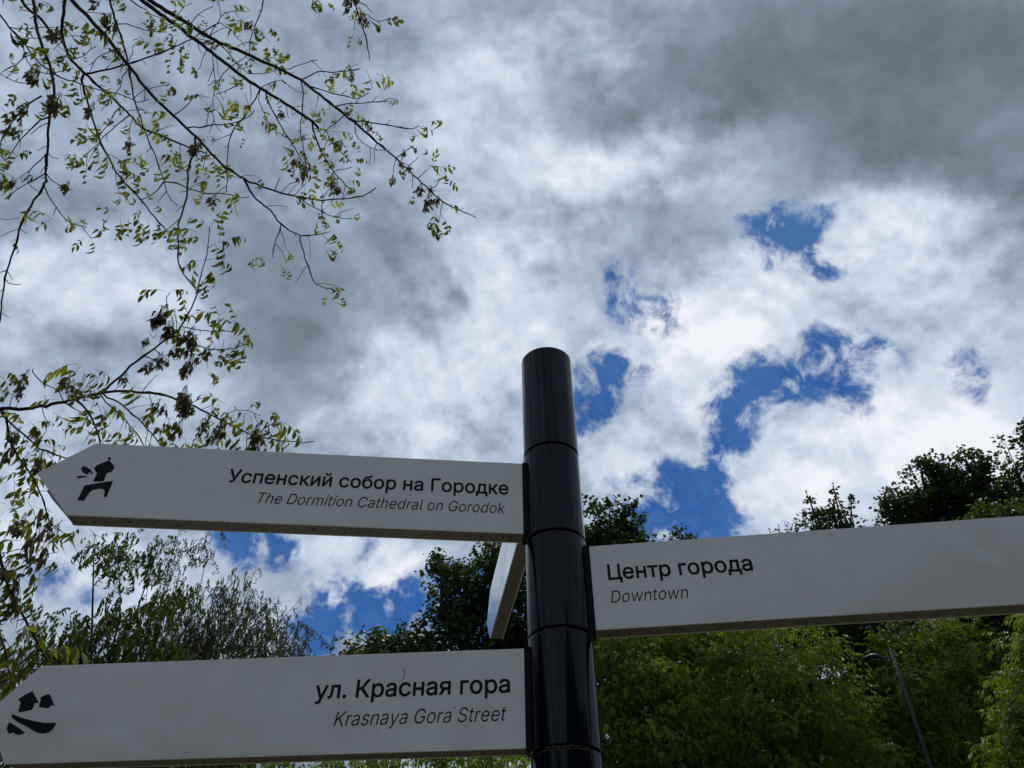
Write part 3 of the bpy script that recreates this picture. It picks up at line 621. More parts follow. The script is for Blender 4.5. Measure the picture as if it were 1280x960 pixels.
def make_sign(yaw, off, zt, zb, L, tip, th, label, seed, lines=(), icon=(), icon_name='pictogram', mark=None):
    yaw = float(yaw); zt += 1.6; zb += 1.6
    d = np.array([math.cos(yaw), math.sin(yaw)])
    nrm = np.array([d[1], -d[0]])
    c = np.array([PX, PY])
    if nrm @ (-c) < 0: nrm = -nrm
    rnd = random.Random(seed)

    def to3(u, z, v):       # u along the board, z height, v depth behind its front face
        q = c + d * u + nrm * (off - v)
        return (q[0], q[1], z)
    r0 = .0885
    root = empty('direction_sign', (*(c + d * .085), zb), label, 'sign')
    zm = (zt + zb) / 2 + .008
    arrow = [(r0, zb), (L, zb), (tip, zm), (L + .003, zt), (r0, zt)]

    def panel(name, v0, v1, outline):
        mb = MB(); mb.prism(outline, to3, v0, v1)
        me = mesh_from(name, *mb.out())
        o = obj(name, me, M_SIGN, root)
        bv = o.modifiers.new('edge', 'BEVEL'); bv.width = .0012; bv.segments = 2; bv.limit_method = 'ANGLE'
        return o
    panel('front_panel', 0, .004, arrow)
    panel('back_panel', th - .004, th, [(r0, zb), (L, zb), (tip - .055, zm - .045), (tip - .09, zm + .03), (L - .03, zt), (r0, zt)])
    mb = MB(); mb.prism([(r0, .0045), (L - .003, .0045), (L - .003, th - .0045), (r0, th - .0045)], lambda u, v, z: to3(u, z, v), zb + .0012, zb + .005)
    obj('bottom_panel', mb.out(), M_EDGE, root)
    mb = MB(); mb.prism([(r0, .0045), (L - .003, .0045), (L - .003, th - .0045), (r0, th - .0045)], lambda u, v, z: to3(u, z, v), zt - .005, zt - .0012)
    obj('top_panel', mb.out(), M_SIGN, root)
    # short folded lip on the lower slanted edge of the arrowhead
    t_ = .62
    e1 = (L + (tip - L) * t_, zb + (zm - zb) * t_)
    mb = MB()
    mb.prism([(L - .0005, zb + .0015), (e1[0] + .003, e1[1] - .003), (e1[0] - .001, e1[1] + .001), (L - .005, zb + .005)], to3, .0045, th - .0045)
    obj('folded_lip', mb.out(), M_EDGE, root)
    # drain holes and rivet heads along the underside
    mb = MB(); u = r0 + .03
    while u < L - .03:
        v = th * (.5 + rnd.uniform(-.12, .12)); r = rnd.uniform(.0010, .0024)
        ring = [(u + r * math.cos(a * math.pi / 4), v + r * math.sin(a * math.pi / 4)) for a in range(8)]
        mb.prism(ring, lambda a, b, z: to3(a, z, b), zb - .0006, zb + .0015)
        u += rnd.choice([.022, .03, .045, .06])
    obj('drain_holes', mb.out(), M_CORE, root, kind='stuff')
    # black bracket that clamps the board's inner end to its sleeve
    mb = MB(); mb.prism([(.066, zb - .003), (.0878, zb - .003), (.0878, zt + .003), (.066, zt + .003)], to3, -.0015, th + .0015)
    o = obj('mounting_bracket', mb.out(), M_BLACKMETAL, root)
    for q in range(3):
        zz = zb + .03 + q * (zt - zb - .06) / 2
        mb.v, mb.f = [], []
        p0, p1 = to3(.078, zz, -.0018), to3(.078, zz, -.0048)
        mb.tube([p0, p1], [.0042, .0036], 8)
        obj('bolt', mb.out(), M_BLACKMETAL, root)
    for (s, tb, cap, w, u0, z0, flip, shear, nm) in lines:
        for word in text_mesh(s, GLYPHS[tb], to3, cap, w, u0, z0 + 1.6, flip, shear, -.0007, -.0001):
            obj(nm, word, M_PRINT, root)
    if icon:
        mb = MB()
        for ring in icon:
            pts = [Vector((a, b_, 0)) for a, b_ in ring]
            tris = geometry.tessellate_polygon([pts])
            n = len(ring)
            mb.add([to3(a, b_ + 1.6, -.0007) for a, b_ in ring] + [to3(a, b_ + 1.6, -.0001) for a, b_ in ring],
                   [tuple(t) for t in tris] + [(i, (i + 1) % n, (i + 1) % n + n, i + n) for i in range(n)])
        obj(icon_name, mb.out(), M_PRINT, root)
    if mark:
        mb = MB(); mb.prism([(a, b_ + 1.6) for a, b_ in mark], to3, -.0004, -.0001)
        obj('scratch', mb.out(), M_PRINT, root)
    return root


CHURCH = [[(1.2072, 1.2205), (1.2016, 1.2153), (1.2026, 1.2103), (1.2043, 1.2076), (1.1959, 1.2016), (1.1856, 1.1911), (1.1836, 1.1848), (1.1853, 1.1763), (1.189, 1.1717), (1.1965, 1.1687), (1.1975, 1.1639), (1.1971, 1.144), (1.199, 1.142), (1.22, 1.1396), (1.2223, 1.142), (1.2215, 1.1657), (1.2286, 1.1733), (1.2327, 1.1794), (1.2336, 1.1852), (1.2301, 1.1918), (1.2196, 1.1989), (1.2112, 1.2049), (1.2067, 1.2084), (1.2061, 1.2114), (1.2099, 1.2138)], [(1.262, 1.1874), (1.2537, 1.184), (1.2419, 1.177), (1.2344, 1.1691), (1.2305, 1.1604), (1.2356, 1.1665), (1.2429, 1.1686), (1.2462, 1.1678), (1.2402, 1.1637), (1.2443, 1.1616), (1.251, 1.1625), (1.2584, 1.1678), (1.2637, 1.1745), (1.2656, 1.1808), (1.265, 1.1856)], [(1.2676, 1.1502), (1.2671, 1.154), (1.2615, 1.1562), (1.2514, 1.1561), (1.2408, 1.1548), (1.2499, 1.1518), (1.259, 1.1488), (1.2652, 1.1484)], [(1.1737, 1.1453), (1.1742, 1.0964), (1.1824, 1.0954), (1.1828, 1.1076), (1.187, 1.116), (1.1936, 1.1193), (1.2035, 1.1188), (1.2147, 1.1145), (1.2208, 1.1065), (1.2236, 1.0927), (1.226, 1.0817), (1.2411, 1.0809), (1.2424, 1.0832), (1.2402, 1.1249), (1.2386, 1.1274), (1.2091, 1.1358)]]
HOUSES = [[(1.285, 0.6712), (1.2595, 0.6448), (1.2593, 0.6425), (1.2684, 0.6423), (1.2672, 0.6334), (1.2687, 0.6279), (1.2773, 0.6249), (1.2888, 0.623), (1.3002, 0.6229), (1.3011, 0.6252), (1.3028, 0.6416), (1.3049, 0.6482), (1.3108, 0.6493), (1.312, 0.6522), (1.3082, 0.6573), (1.2987, 0.6645)], [(1.24, 0.6626), (1.2367, 0.6606), (1.2175, 0.637), (1.2173, 0.6351), (1.225, 0.6358), (1.2274, 0.6308), (1.2325, 0.63), (1.2535, 0.633), (1.2546, 0.6358), (1.2559, 0.6513), (1.2585, 0.6528), (1.2587, 0.6552), (1.2518, 0.6597)], [(1.3125, 0.6182), (1.3084, 0.6167), (1.2826, 0.6081), (1.2527, 0.6008), (1.2261, 0.5955), (1.1963, 0.595), (1.1958, 0.59), (1.1986, 0.5811), (1.2054, 0.5738), (1.219, 0.5715), (1.2345, 0.5742), (1.2463, 0.5792), (1.2648, 0.5888), (1.2881, 0.5978), (1.3057, 0.6075), (1.314, 0.6137)], [(1.312, 0.5999), (1.3046, 0.5965), (1.2831, 0.5859), (1.2639, 0.5751), (1.2677, 0.5725), (1.279, 0.5706), (1.2873, 0.5731), (1.2926, 0.5764), (1.2959, 0.576), (1.3008, 0.5735), (1.3063, 0.5777), (1.3117, 0.5845), (1.3137, 0.5925)]]
SCR = [(0.3772, 0.6932), (0.3752, 0.6931), (0.3746, 0.6781), (0.376, 0.6685), (0.3812, 0.6652), (0.3814, 0.6662), (0.3766, 0.6705), (0.3758, 0.6781)]

make_sign(3.24537, .02695, 1.26303, 1.03711, 1.2535, 1.372, .0524,
          'upper left white arrow sign with a church dome pictogram, lettered Успенский собор на Городке', 1,
          [('Успенский собор на Городке', 0, .0395, .7492, .8839, 1.1575, -1, 0, 'lettering'),
           ('The Dormition Cathedral on Gorodok', 1, .0315, .6627, .7985, 1.0968, -1, .21, 'small_lettering')], CHURCH)
make_sign(-.1187, .02789, .99633, .76909, 1.27, 1.385, .0555,
          'white sign on the right of the post lettered Центр города and Downtown', 2,
          [('Центр города', 0, .040, .3531, .1301, .8985, 1, 0, 'lettering'),
           ('Downtown', 1, .0305, .1927, .1316, .8365, 1, .21, 'small_lettering')])
make_sign(3.07982, .0278, .73284, .50638, 1.2855, 1.375, .0549,
          'lowest white arrow sign with a houses pictogram, lettered ул. Красная гора, Krasnaya Gora Street', 3,
          [('ул. Красная гора', 0, .039, .4546, .5845, .6302, -1, 0, 'lettering'),
           ('Krasnaya Gora Street', 1, .0312, .3998, .5299, .5671, -1, .21, 'small_lettering')], HOUSES, mark=SCR)
make_sign(1.71428, .02773, 1.5387, 1.31241, 1.3306, 1.4626, .055,
          'narrow looking sign behind the post, seen edge-on and pointing away into the trees', 4)

# ------------------------------------------------------------------ street lamp
lp = at(1163, 960, 15.0)
lx, ly = lp[0], lp[1]
lamp = empty('street_lamp', (lx, ly, 0), 'slim grey street lamp with one small head in front of the green trees', 'street lamp')
ltop = None
for zc in np.arange(5, 10, .01):
    q = np.array([lx, ly, zc]) - CAM
    yy = 480 - F * (q @ UP) / (q @ FW)
    if yy <= 811: ltop = float(zc); break
mb = MB(); mb.lathe(lx, ly, [(.085, 0), (.085, .9), (.055, 1.0), (.040, ltop - 1.5), (.034, ltop)], 20)
me = mesh_from('pole', *mb.out()); [setattr(p, 'use_smooth', len(p.vertices) == 4) for p in me.polygons]
obj('pole', me, M_LAMP, lamp)
az_ = ltop - .24
mb = MB(); mb.tube([(lx, ly, az_), (lx - .12, ly, az_ + .035), (lx - .27, ly, az_ + .05)], [.022, .018, .016], 10)
obj('arm', mb.out(), M_LAMP, lamp)
mb = MB()                                   # flat lozenge head, thicker at the root
secs = [(-.25, .035, .024, .03), (-.29, .10, .045, .032), (-.38, .165, .060, .035), (-.48, .175, .055, .04), (-.57, .12, .030, .045), (-.61, .04, .010, .048)]
vs, fs = [], []
N = 14
for dx, wy, hz, z0 in secs:
    for k in range(N):
        a = 2 * math.pi * k / N
        vs.append((lx + dx, ly + wy * math.cos(a), az_ + z0 + 1.35 * hz * math.sin(a) * (1 if math.sin(a) > 0 else .7)))
for i in range(len(secs) - 1):
    for k in range(N): fs.append((i * N + k, i * N + (k + 1) % N, (i + 1) * N + (k + 1) % N, (i + 1) * N + k))
fs += [tuple(range(N)), tuple(reversed(range((len(secs) - 1) * N, len(secs) * N)))]
mb.add(vs, fs)
me = mesh_from('lamp_head', *mb.out(), True)
hd = obj('lamp_head', me, M_LAMP, lamp)
mb = MB(); mb.prism([(-.33, -.09), (-.53, -.10), (-.53, .10), (-.33, .09)], lambda u, v, z: (lx + u, ly + v, z), az_ - .03, az_ - .012)
obj('lens', mb.out(), M_GLASS, hd)

# ------------------------------------------------------------------ leaves
def leaflet(L, w, droop=.35, fold=.25):
    """one blade along +x, tip curving down; 8 vertices, 8 triangles"""
    v = []
    for t, k in ((0, .04), (.3, .86), (.62, .80), (1, 0)):
        x = L * t; z = -droop * L * t * t
        if k > .0:
            v += [(x, w / 2 * k, z + fold * w * k * .5), (x, 0, z), (x, -w / 2 * k, z + fold * w * k * .5)]
        else:
            v += [(x, 0, z)]
    f = [(0, 1, 4), (0, 4, 3), (1, 2, 5), (1, 5, 4), (3, 4, 7), (3, 7, 6), (4, 5, 8), (4, 8, 7), (6, 7, 9), (7, 8, 9)]
    return np.array(v), f


def leaflet_lo(L, w, droop=.35):
    v = np.array([(0, 0, 0), (L * .45, w / 2, -droop * L * .15), (L, 0, -droop * L), (L * .45, -w / 2, -droop * L * .15)])
    return v, [(0, 1, 2), (0, 2, 3)]


def rotm(yaw, pitch, roll=0.0):
    cy, sy, cp, sp, cr, sr = math.cos(yaw), math.sin(yaw), math.cos(pitch), math.sin(pitch), math.cos(roll), math.sin(roll)
    Rz = np.array([[cy, -sy, 0], [sy, cy, 0], [0, 0, 1]])
    Ry = np.array([[cp, 0, sp], [0, 1, 0], [-sp, 0, cp]])
    Rx = np.array([[1, 0, 0], [0, cr, -sr], [0, sr, cr]])
    return Rz @ Ry @ Rx


def compound(rng, n=5, size=.16, lw=.42, lo=False, curl=.4, narrow=1.0, stalk=True, hang=.5):
    """a pinnate leaf starting at the origin, growing along +x and drooping"""
    V, Fc = [], []

    def put(v, f, R, o):
        k = len(V)
        V.extend((v @ R.T + o).tolist()); Fc.extend([tuple(i + k for i in t) for t in f])
    pairs = (n - 1) // 2
    p, pitch = np.zeros(3), rng.uniform(-.1, .35)
    pts = [p.copy()]
    steps = pairs + 1
    for s in range(steps):
        st = size * (.34 if s == 0 else .26)
        p = p + st * np.array([math.cos(pitch), 0, -math.sin(pitch)])
        pts.append(p.copy()); pitch += rng.uniform(.1, .45) * hang * 2
        L = size * rng.uniform(.36, .52)
        fn = (lambda L_: leaflet_lo(L_, L_ * lw * narrow, rng.uniform(.1, .5))) if lo else (lambda L_: leaflet(L_, L_ * lw * narrow, rng.uniform(.1, .1 + curl * 1.4), rng.uniform(.1, .6)))
        if s < pairs:
            for sg in (-1, 1):
                v, f = fn(L)
                put(v, f, rotm(sg * rng.uniform(.7, 1.2), pitch * .6 + rng.uniform(.15, .95) * hang * 1.7, rng.uniform(-.5, .5)), p)
        else:
            v, f = fn(L * 1.15)
            put(v, f, rotm(rng.uniform(-.3, .3), pitch + rng.uniform(0, .7) * hang, rng.uniform(-.4, .4)), p)
    if stalk:
        mb = MB(); mb.tube(pts, [size * .008] * len(pts), 3, False)
        k = len(V); V.extend(mb.v); Fc.extend([tuple(i + k for i in t[:3]) for t in mb.f]); Fc.extend([(t[0] + k, t[2] + k, t[3] + k) for t in mb.f])
    return np.array(V), np.array(Fc, int)


def seed_cluster(rng, size=.09):
    """drooping bunch of dry paired wings on thin stalks"""
    V, Fc = [], []
    n = rng.integers(9, 17)
    for i in range(n):
        a, r = rng.uniform(0, 6.28), size * rng.uniform(.02, .24)
        top = np.array([r * .3 * math.cos(a), r * .3 * math.sin(a), 0])
        o = np.array([r * math.cos(a), r * math.sin(a), -size * rng.uniform(.35, .95)])
        mb = MB(); mb.tube([top, (top + o) / 2 + np.array([0, 0, size * .05]), o], [size * .007] * 3, 3, False)
        k = len(V); V.extend(mb.v); Fc.extend([tuple(j + k for j in t[:3]) for t in mb.f]); Fc.extend([(t[0] + k, t[2] + k, t[3] + k) for t in mb.f])
        for sg in (-1, 1):
            v, f = leaflet(size * rng.uniform(.34, .5), size * rng.uniform(.13, .2), rng.uniform(-.3, .6), .3)
            k = len(V); V.extend((v @ rotm(a + sg * .9, rng.uniform(.9, 1.5), rng.uniform(-1, 1)).T + o).tolist())
            Fc.extend([tuple(j + k for j in t) for t in f])
    return np.array(V), np.array(Fc, int)


def scatter(variants, pos, yaw, pitch, scale, tint, rng):
    """copies of the template leaves baked into one vertex/triangle array"""
    VV, FF, TT = [], [], []
    base = 0
    idx = rng.integers(0, len(variants), len(pos))
    for k, (v, f) in enumerate(variants):
        m = np.nonzero(idx == k)[0]
        if not len(m): continue
        cy, sy, cp, sp = np.cos(yaw[m]), np.sin(yaw[m]), np.cos(pitch[m]), np.sin(pitch[m])
        R = np.zeros((len(m), 3, 3))
        R[:, 0, 0] = cy * cp; R[:, 0, 1] = -sy; R[:, 0, 2] = cy * sp
        R[:, 1, 0] = sy * cp; R[:, 1, 1] = cy; R[:, 1, 2] = sy * sp
        R[:, 2, 0] = -sp; R[:, 2, 2] = cp
        X = np.einsum('mij,vj->mvi', R, v) * scale[m][:, None, None] + pos[m][:, None, :]
        VV.append(X.reshape(-1, 3))
        FF.append((f[None] + (base + np.arange(len(m)) * len(v))[:, None, None]).reshape(-1, 3))
        TT.append(np.repeat(tint[m], len(v)))
        base += len(m) * len(v)
    return np.concatenate(VV), np.concatenate(FF), np.concatenate(TT)


# ------------------------------------------------------------------ the near tree: twigs and leaves traced to their directions
nrng = np.random.default_rng(11)
pyr = random.Random(5)
near = empty('box_elder_tree', (-7.4, 3.1, 0), 'near tree at top left with bare dark twigs, young leaves and dry seed bunches', 'tree')

# (photo points, width at start, width at end, depth at start or None to join what it springs from, drift, leafiness)
BR = [
 ([(-60, -80), (60, -60), (120, -50), (177, 0), (228, 37), (259, 61), (306, 97), (350, 125), (382, 146), (398, 160)], 7.5, 3.2, 6.2, .4, .5),
 ([(398, 160), (389, 150), (400, 185), (417, 214), (432, 231), (443, 242)], 2.0, 1.2, None, .1, .8),
 ([(120, -50), (187, 0), (237, 31), (269, 50), (319, 72), (355, 89), (376, 100), (394, 114), (437, 148), (466, 173), (495, 198), (537, 237), (560, 256), (595, 272)], 6.5, 1.1, 6.0, -.3, .35),
 ([(-60, -80), (60, -40), (89, 0), (125, 37), (159, 80), (184, 112), (201, 130), (233, 160), (259, 186), (281, 208), (305, 224), (320, 230), (351, 241), (375, 246), (395, 249), (421, 249), (453, 245), (470, 235)], 7.0, 1.3, 5.6, .2, .4),
 ([(305, 224), (316, 244), (337, 263), (351, 281), (362, 288), (375, 294), (394, 294), (409, 290)], 2.6, 1.2, None, .1, .3),
 ([(373, 293), (381, 322), (388, 340), (394, 355), (406, 361), (418, 362)], 1.6, 1.0, None, .1, .2),
 ([(351, 281), (344, 305), (341, 322)], 1.4, .9, None, 0, .2),
 ([(30, -60), (41, 0), (47, 39), (52, 55), (62, 81), (66, 100), (68, 116), (62, 146), (60, 175), (59, 191), (55, 232), (42, 250), (28, 278), (21, 300), (14, 322), (6, 348), (1, 391), (-3, 420)], 4.6, 1.6, 5.0, -.2, .12),
 ([(15, -40), (31, 6), (52, 23), (67, 44), (74, 50)], 4.0, 3.0, 5.4, .1, .5),
 ([(84, -40), (81, 0), (78, 30), (79, 50), (86, 70), (105, 92), (140, 122), (166, 148), (178, 160), (209, 173), (247, 188), (259, 192)], 4.6, 1.4, 5.3, .3, .5),
 ([(130, -40), (137, 0), (146, 30), (156, 62), (164, 100), (168, 125), (174, 142), (181, 164), (195, 197), (205, 227), (208, 239), (214, 250), (222, 257)], 3.0, 1.0, 5.8, .2, .4),
 ([(205, 227), (220, 230), (237, 236), (259, 242), (278, 242), (290, 244), (302, 247), (312, 246)], 1.8, 1.0, None, .2, .6),
 ([(205, 227), (197, 238), (187, 245), (176, 250)], 1.4, 1.1, None, 0, .2),
 ([(103, 92), (102, 100), (108, 125), (116, 150), (123, 172), (133, 192), (150, 222), (177, 250), (194, 272), (209, 289)], 2.6, 1.6, None, -.2, .5),
 ([(105, 92), (125, 89), (159, 80), (183, 72), (200, 67), (212, 62), (241, 48), (258, 38), (275, 28)], 2.6, 1.2, None, .3, .5),
 ([(244, 172), (244, 188), (236, 208), (234, 239), (227, 271), (223, 281), (223, 320), (225, 334), (236, 350), (247, 364)], 2.8, 1.6, None, -.5, .12),
 ([(125, 492), (145, 475), (163, 458), (178, 446), (192, 436), (208, 424), (227, 408), (235, 392), (242, 378), (247, 366)], 3.2, 1.6, 4.6, .3, .25),
 ([(-220, 490), (-80, 505), (0, 511), (30, 511), (52, 508), (94, 499), (128, 491), (156, 489), (200, 493), (228, 502), (252, 512), (275, 525), (309, 541), (334, 548), (370, 553), (393, 552)], 7.5, 1.0, 4.4, .5, .5),
 ([(97, 501), (112, 517), (120, 535), (126, 556), (128, 580)], 2.6, 2.0, None, .1, .5),
 ([(128, 495), (148, 503), (172, 523), (190, 542), (205, 562)], 2.3, 1.4, None, .2, .6),
 ([(125, 498), (140, 509), (158, 527), (175, 548), (184, 566)], 1.7, 1.2, None, .1, .6),
 ([(83, 505), (100, 515), (119, 533), (124, 545)], 1.4, .9, None, .1, .4),
 ([(5, 511), (7, 520), (12, 548), (18, 563), (30, 581), (42, 598), (50, 614), (55, 628), (64, 660), (66, 674), (68, 690)], 3.2, 1.2, None, -.2, .7),
 ([(0, 512), (8, 524), (31, 544), (50, 560), (67, 567), (83, 573), (110, 583)], 2.6, 1.5, None, .1, .9),
 ([(-60, 600), (-12, 665), (0, 697), (9, 729), (24, 761), (39, 787), (54, 815), (66, 834), (80, 850)], 5.5, 2.0, 4.0, 0, .9),
 ([(-30, 720), (-8, 770), (0, 790), (9, 826), (14, 850), (30, 880)], 3.4, 1.6, 3.9, .1, 1.0),
 ([(-20, 700), (12, 690), (40, 682), (62, 665), (78, 650)], 1.3, .8, 4.1, .1, .7),
 ([(0, 720), (20, 712), (42, 700), (60, 692), (72, 690)], 1.1, .8, 4.0, .1, .8),
 ([(-10, 840), (10, 838), (30, 828), (44, 812)], 1.4, .9, 4.0, .1, .9),
 ([(-10, 905), (12, 870), (30, 852), (46, 842)], 1.4, .9, 4.0, .1, .9),
 ([(443, -30), (443, 0), (447, 16), (453, 34), (458, 52), (462, 75)], 2.4, 1.2, 6.4, .1, .6),
 ([(447, 15), (460, 19), (472, 27), (486, 24)], 1.2, .8, None, .1, .6),
 ([(438, 0), (447, 3), (456, 6), (466, 16)], 1.0, .8, 6.4, .1, .4),
 ([(394, -20), (398, 0), (402, 8)], 1.2, .8, 6.3, .1, .8),
 ([(446, 20), (443, 38)], .9, .7, None, .0, .5),
 ([(376, 100), (385, 96), (397, 90), (415, 90), (433, 89), (450, 86)], 1.7, 1.0, None, .1, .7),
 ([(391, 109), (410, 115), (433, 120), (444, 123), (455, 120), (461, 116)], 1.6, .9, None, .1, .5),
 ([(417, 133), (430, 130), (445, 129), (465, 128), (480, 127), (487, 122), (496, 124)], 1.6, .8, None, .1, .9),
 ([(440, 151), (455, 152), (482, 156), (500, 159), (517, 161), (524, 157)], 2.0, 1.0, None, .1, .12),
 ([(496, 197), (507, 189), (517, 182)], 1.3, .9, None, 0, .2),
 ([(520, 220), (527, 218), (534, 212)], 1.2, .8, None, 0, .3),
 ([(540, 238), (546, 231), (550, 223)], 1.2, .8, None, 0, .5),
 ([(501, 205), (512, 207), (520, 200), (523, 196)], 1.2, .8, None, 0, .3),
 ([(440, 153), (444, 166), (453, 178), (463, 184), (470, 188), (482, 188)], 1.2, .8, None, 0, .1),
 ([(463, 184), (461, 207)], .9, .6, None, 0, .0),
 ([(493, 199), (492, 215), (490, 227)], .9, .7, None, 0, .0),
 ([(376, 103), (379, 119), (377, 148), (375, 155), (376, 170), (378, 180), (381, 195), (384, 210)], 1.6, 1.0, None, .1, .25),
 ([(329, 114), (337, 130), (348, 152), (360, 172), (373, 193), (385, 213)], 1.8, 1.1, None, .1, .35),
 ([(320, 117), (330, 140), (337, 156), (345, 165), (360, 172)], 1.1, .9, None, .1, .1),
 ([(355, 172), (372, 176), (388, 173)], 1.1, .8, None, 0, .4),
 ([(432, 147), (420, 154), (407, 163), (412, 170), (418, 180), (428, 192), (440, 203)], 1.4, .9, None, .1, .5),
 ([(395, 160), (403, 170), (407, 163)], 1.2, .9, None, 0, .7),
 ([(415, 212), (430, 212), (440, 209)], 1.0, .8, None, 0, .7),
 ([(414, 214), (410, 226), (404, 236)], 1.1, .8, None, 0, .6),
 ([(375, 247), (383, 254), (395, 261), (417, 271), (430, 274), (441, 273)], 1.4, .8, None, .1, .4),
 ([(402, 250), (403, 275), (410, 283)], 1.0, .8, None, 0, .8),
 ([(366, 244), (376, 236), (384, 228)], 1.0, .8, None, 0, .8),
 ([(340, 238), (347, 228), (350, 222)], 1.0, .7, None, 0, .3),
 ([(352, 240), (362, 230), (372, 227)], .9, .7, None, 0, .3),
 ([(235, 159), (250, 159), (267, 157), (295, 153), (305, 149), (314, 144), (318, 138)], 1.8, 1.0, None, .1, .5),
 ([(322, 114), (318, 125), (314, 132), (303, 148), (295, 157), (289, 168), (286, 182), (284, 200), (284, 224), (283, 240)], 1.8, 1.1, None, .1, .45),
 ([(264, 53), (266, 78), (268, 102), (266, 141), (270, 155), (276, 165)], 1.3, .8, None, .1, .3),
 ([(283, 84), (275, 100), (272, 112), (280, 125)], 1.2, .8, None, 0, .6),
 ([(305, 100), (290, 110), (275, 117), (270, 118)], 1.3, .8, None, 0, .7),
 ([(259, 62), (253, 73), (251, 84), (247, 88)], 1.2, .7, None, 0, .1),
 ([(246, 53), (250, 62), (252, 66)], 1.1, .7, None, 0, 0),
 ([(-20, 2), (0, 19), (12, 34), (28, 52), (40, 68), (50, 80), (62, 88), (84, 100), (109, 108), (140, 116), (172, 126), (186, 124)], 2.5, 1.0, 5.1, .3, .3),
 ([(28, 52), (33, 75), (50, 91), (66, 92), (92, 85)], 1.4, .9, None, .1, .4),
 ([(37, 67), (20, 80), (0, 92), (8, 98), (19, 102), (36, 104)], 1.4, .9, None, 0, .3),
 ([(12, 34), (30, 36), (47, 35), (68, 34)], 1.0, .8, None, 0, .2),
 ([(28, 51), (38, 47), (60, 48), (90, 45), (110, 46)], 1.1, .7, None, .1, .5),
 ([(52, 120), (44, 124), (36, 130), (24, 142), (12, 157), (4, 170), (1, 180), (3, 197), (8, 202)], 1.9, 1.2, 5.0, 0, .5),
 ([(61, 146), (50, 150), (44, 157), (32, 168), (20, 182), (12, 194), (6, 201)], 1.8, 1.0, None, -.1, .55),
 ([(60, 151), (48, 160), (38, 168)], 1.1, .8, None, 0, .1),
 ([(59, 192), (50, 200), (36, 214), (34, 227), (40, 233), (47, 239)], 1.5, .9, None, 0, .2),
 ([(56, 215), (45, 224), (31, 232), (17, 241), (10, 250)], 1.6, .8, None, 0, .45),
 ([(57, 216), (63, 224), (75, 232), (91, 238)], 1.4, .8, None, 0, .15),
 ([(62, 193), (66, 197), (73, 198)], 1.1, .7, None, 0, 0),
 ([(54, 233), (60, 244), (66, 253), (75, 266), (83, 274), (92, 280), (102, 283), (107, 288), (114, 298)], 1.6, .9, None, -.1, .3),
 ([(25, 285), (12, 290), (0, 296)], .9, .6, None, 0, 0),
 ([(26, 285), (30, 290), (35, 292)], 1.2, .7, None, 0, 0),
 ([(6, 348), (10, 354), (20, 356), (27, 355)], 1.3, .7, None, 0, .1),
 ([(7, 341), (0, 341), (-8, 340)], 1.1, .8, None, 0, 0),
 ([(-6, 273), (10, 275), (24, 272)], .9, .6, 5.0, 0, 0),
 ([(159, 144), (145, 158), (128, 172), (118, 184), (109, 192), (108, 204), (112, 211)], 1.6, .8, None, 0, .8),
 ([(150, 132), (140, 148), (128, 165), (123, 173)], 1.2, .8, None, 0, .3),
 ([(218, 144), (232, 134), (244, 120), (249, 120), (262, 122)], 1.5, .7, None, 0, .4),
 ([(140, 61), (128, 68), (116, 78), (112, 91)], 1.3, .8, None, 0, .2),
 ([(92, 75), (104, 70), (114, 61), (120, 58)], 1.2, .8, None, 0, .2),
 ([(159, 84), (152, 96), (150, 109), (144, 118), (137, 125), (124, 130)], 1.3, .8, None, 0, .4),
 ([(163, 0), (175, 8), (188, 17), (202, 23)], 1.6, .8, 6.1, 0, .2),
 ([(147, 26), (158, 30), (184, 38), (209, 40)], 1.5, .9, None, .1, .3),
 ([(159, 80), (166, 66), (166, 58), (175, 50)], 1.1, .8, None, 0, .2),
 ([(240, 30), (247, 18), (256, 12), (267, 8)], 1.2, .8, None, 0, .5),
 ([(262, 42), (272, 28), (281, 17), (294, 14), (309, 15)], 1.3, .8, None, 0, .6),
 ([(226, 12), (230, 8), (240, 4)], 1.1, .7, None, 0, .1),
 ([(331, -10), (326, 12), (322, 25), (316, 42), (312, 52), (312, 66)], 1.5, 1.1, 6.2, 0, .7),
 ([(284, 32), (296, 46), (306, 58)], 1.0, .8, None, 0, .1),
 ([(350, 90), (362, 86), (376, 80), (398, 75)], 1.3, .8, None, 0, .3),
 ([(290, 84), (300, 76), (312, 66)], 1.2, .8, None, 0, .4),
 ([(271, 52), (290, 72), (303, 86), (310, 92)], 1.5, .9, None, 0, .4),
 ([(318, 94), (334, 91), (352, 87)], 1.2, .7, None, 0, .3),
 ([(326, 108), (338, 104), (352, 101), (358, 104)], 1.2, .8, None, 0, .3),
 ([(354, 100), (362, 108), (372, 115), (384, 117)], 1.0, .7, None, 0, .2),
 ([(342, 96), (332, 115), (330, 112)], 1.0, .7, None, 0, .1),
 ([(358, 140), (366, 144), (372, 140)], 1.0, .7, None, 0, .1),
 ([(228, 408), (241, 411), (259, 414), (275, 414), (291, 414), (300, 412)], 1.4, .9, None, .1, .5),
 ([(220, 420), (232, 427), (247, 432), (262, 436), (275, 437), (294, 435), (312, 429)], 1.6, 1.0, None, .1, .4),
 ([(228, 427), (234, 436), (240, 442), (245, 452)], 1.1, .8, None, 0, 0),
 ([(194, 434), (203, 443), (212, 452)], 1.1, .8, None, 0, 0),
 ([(174, 443), (188, 447), (200, 452)], 1.1, .8, None, 0, 0),
 ([(215, 415), (216, 400), (212, 392), (208, 385), (208, 372)], 1.2, .9, None, 0, .3),
 ([(208, 372), (213, 365)], .9, .7, None, 0, .3),
 ([(196, 418), (192, 422), (186, 415)], 1.0, .7, None, 0, 0),
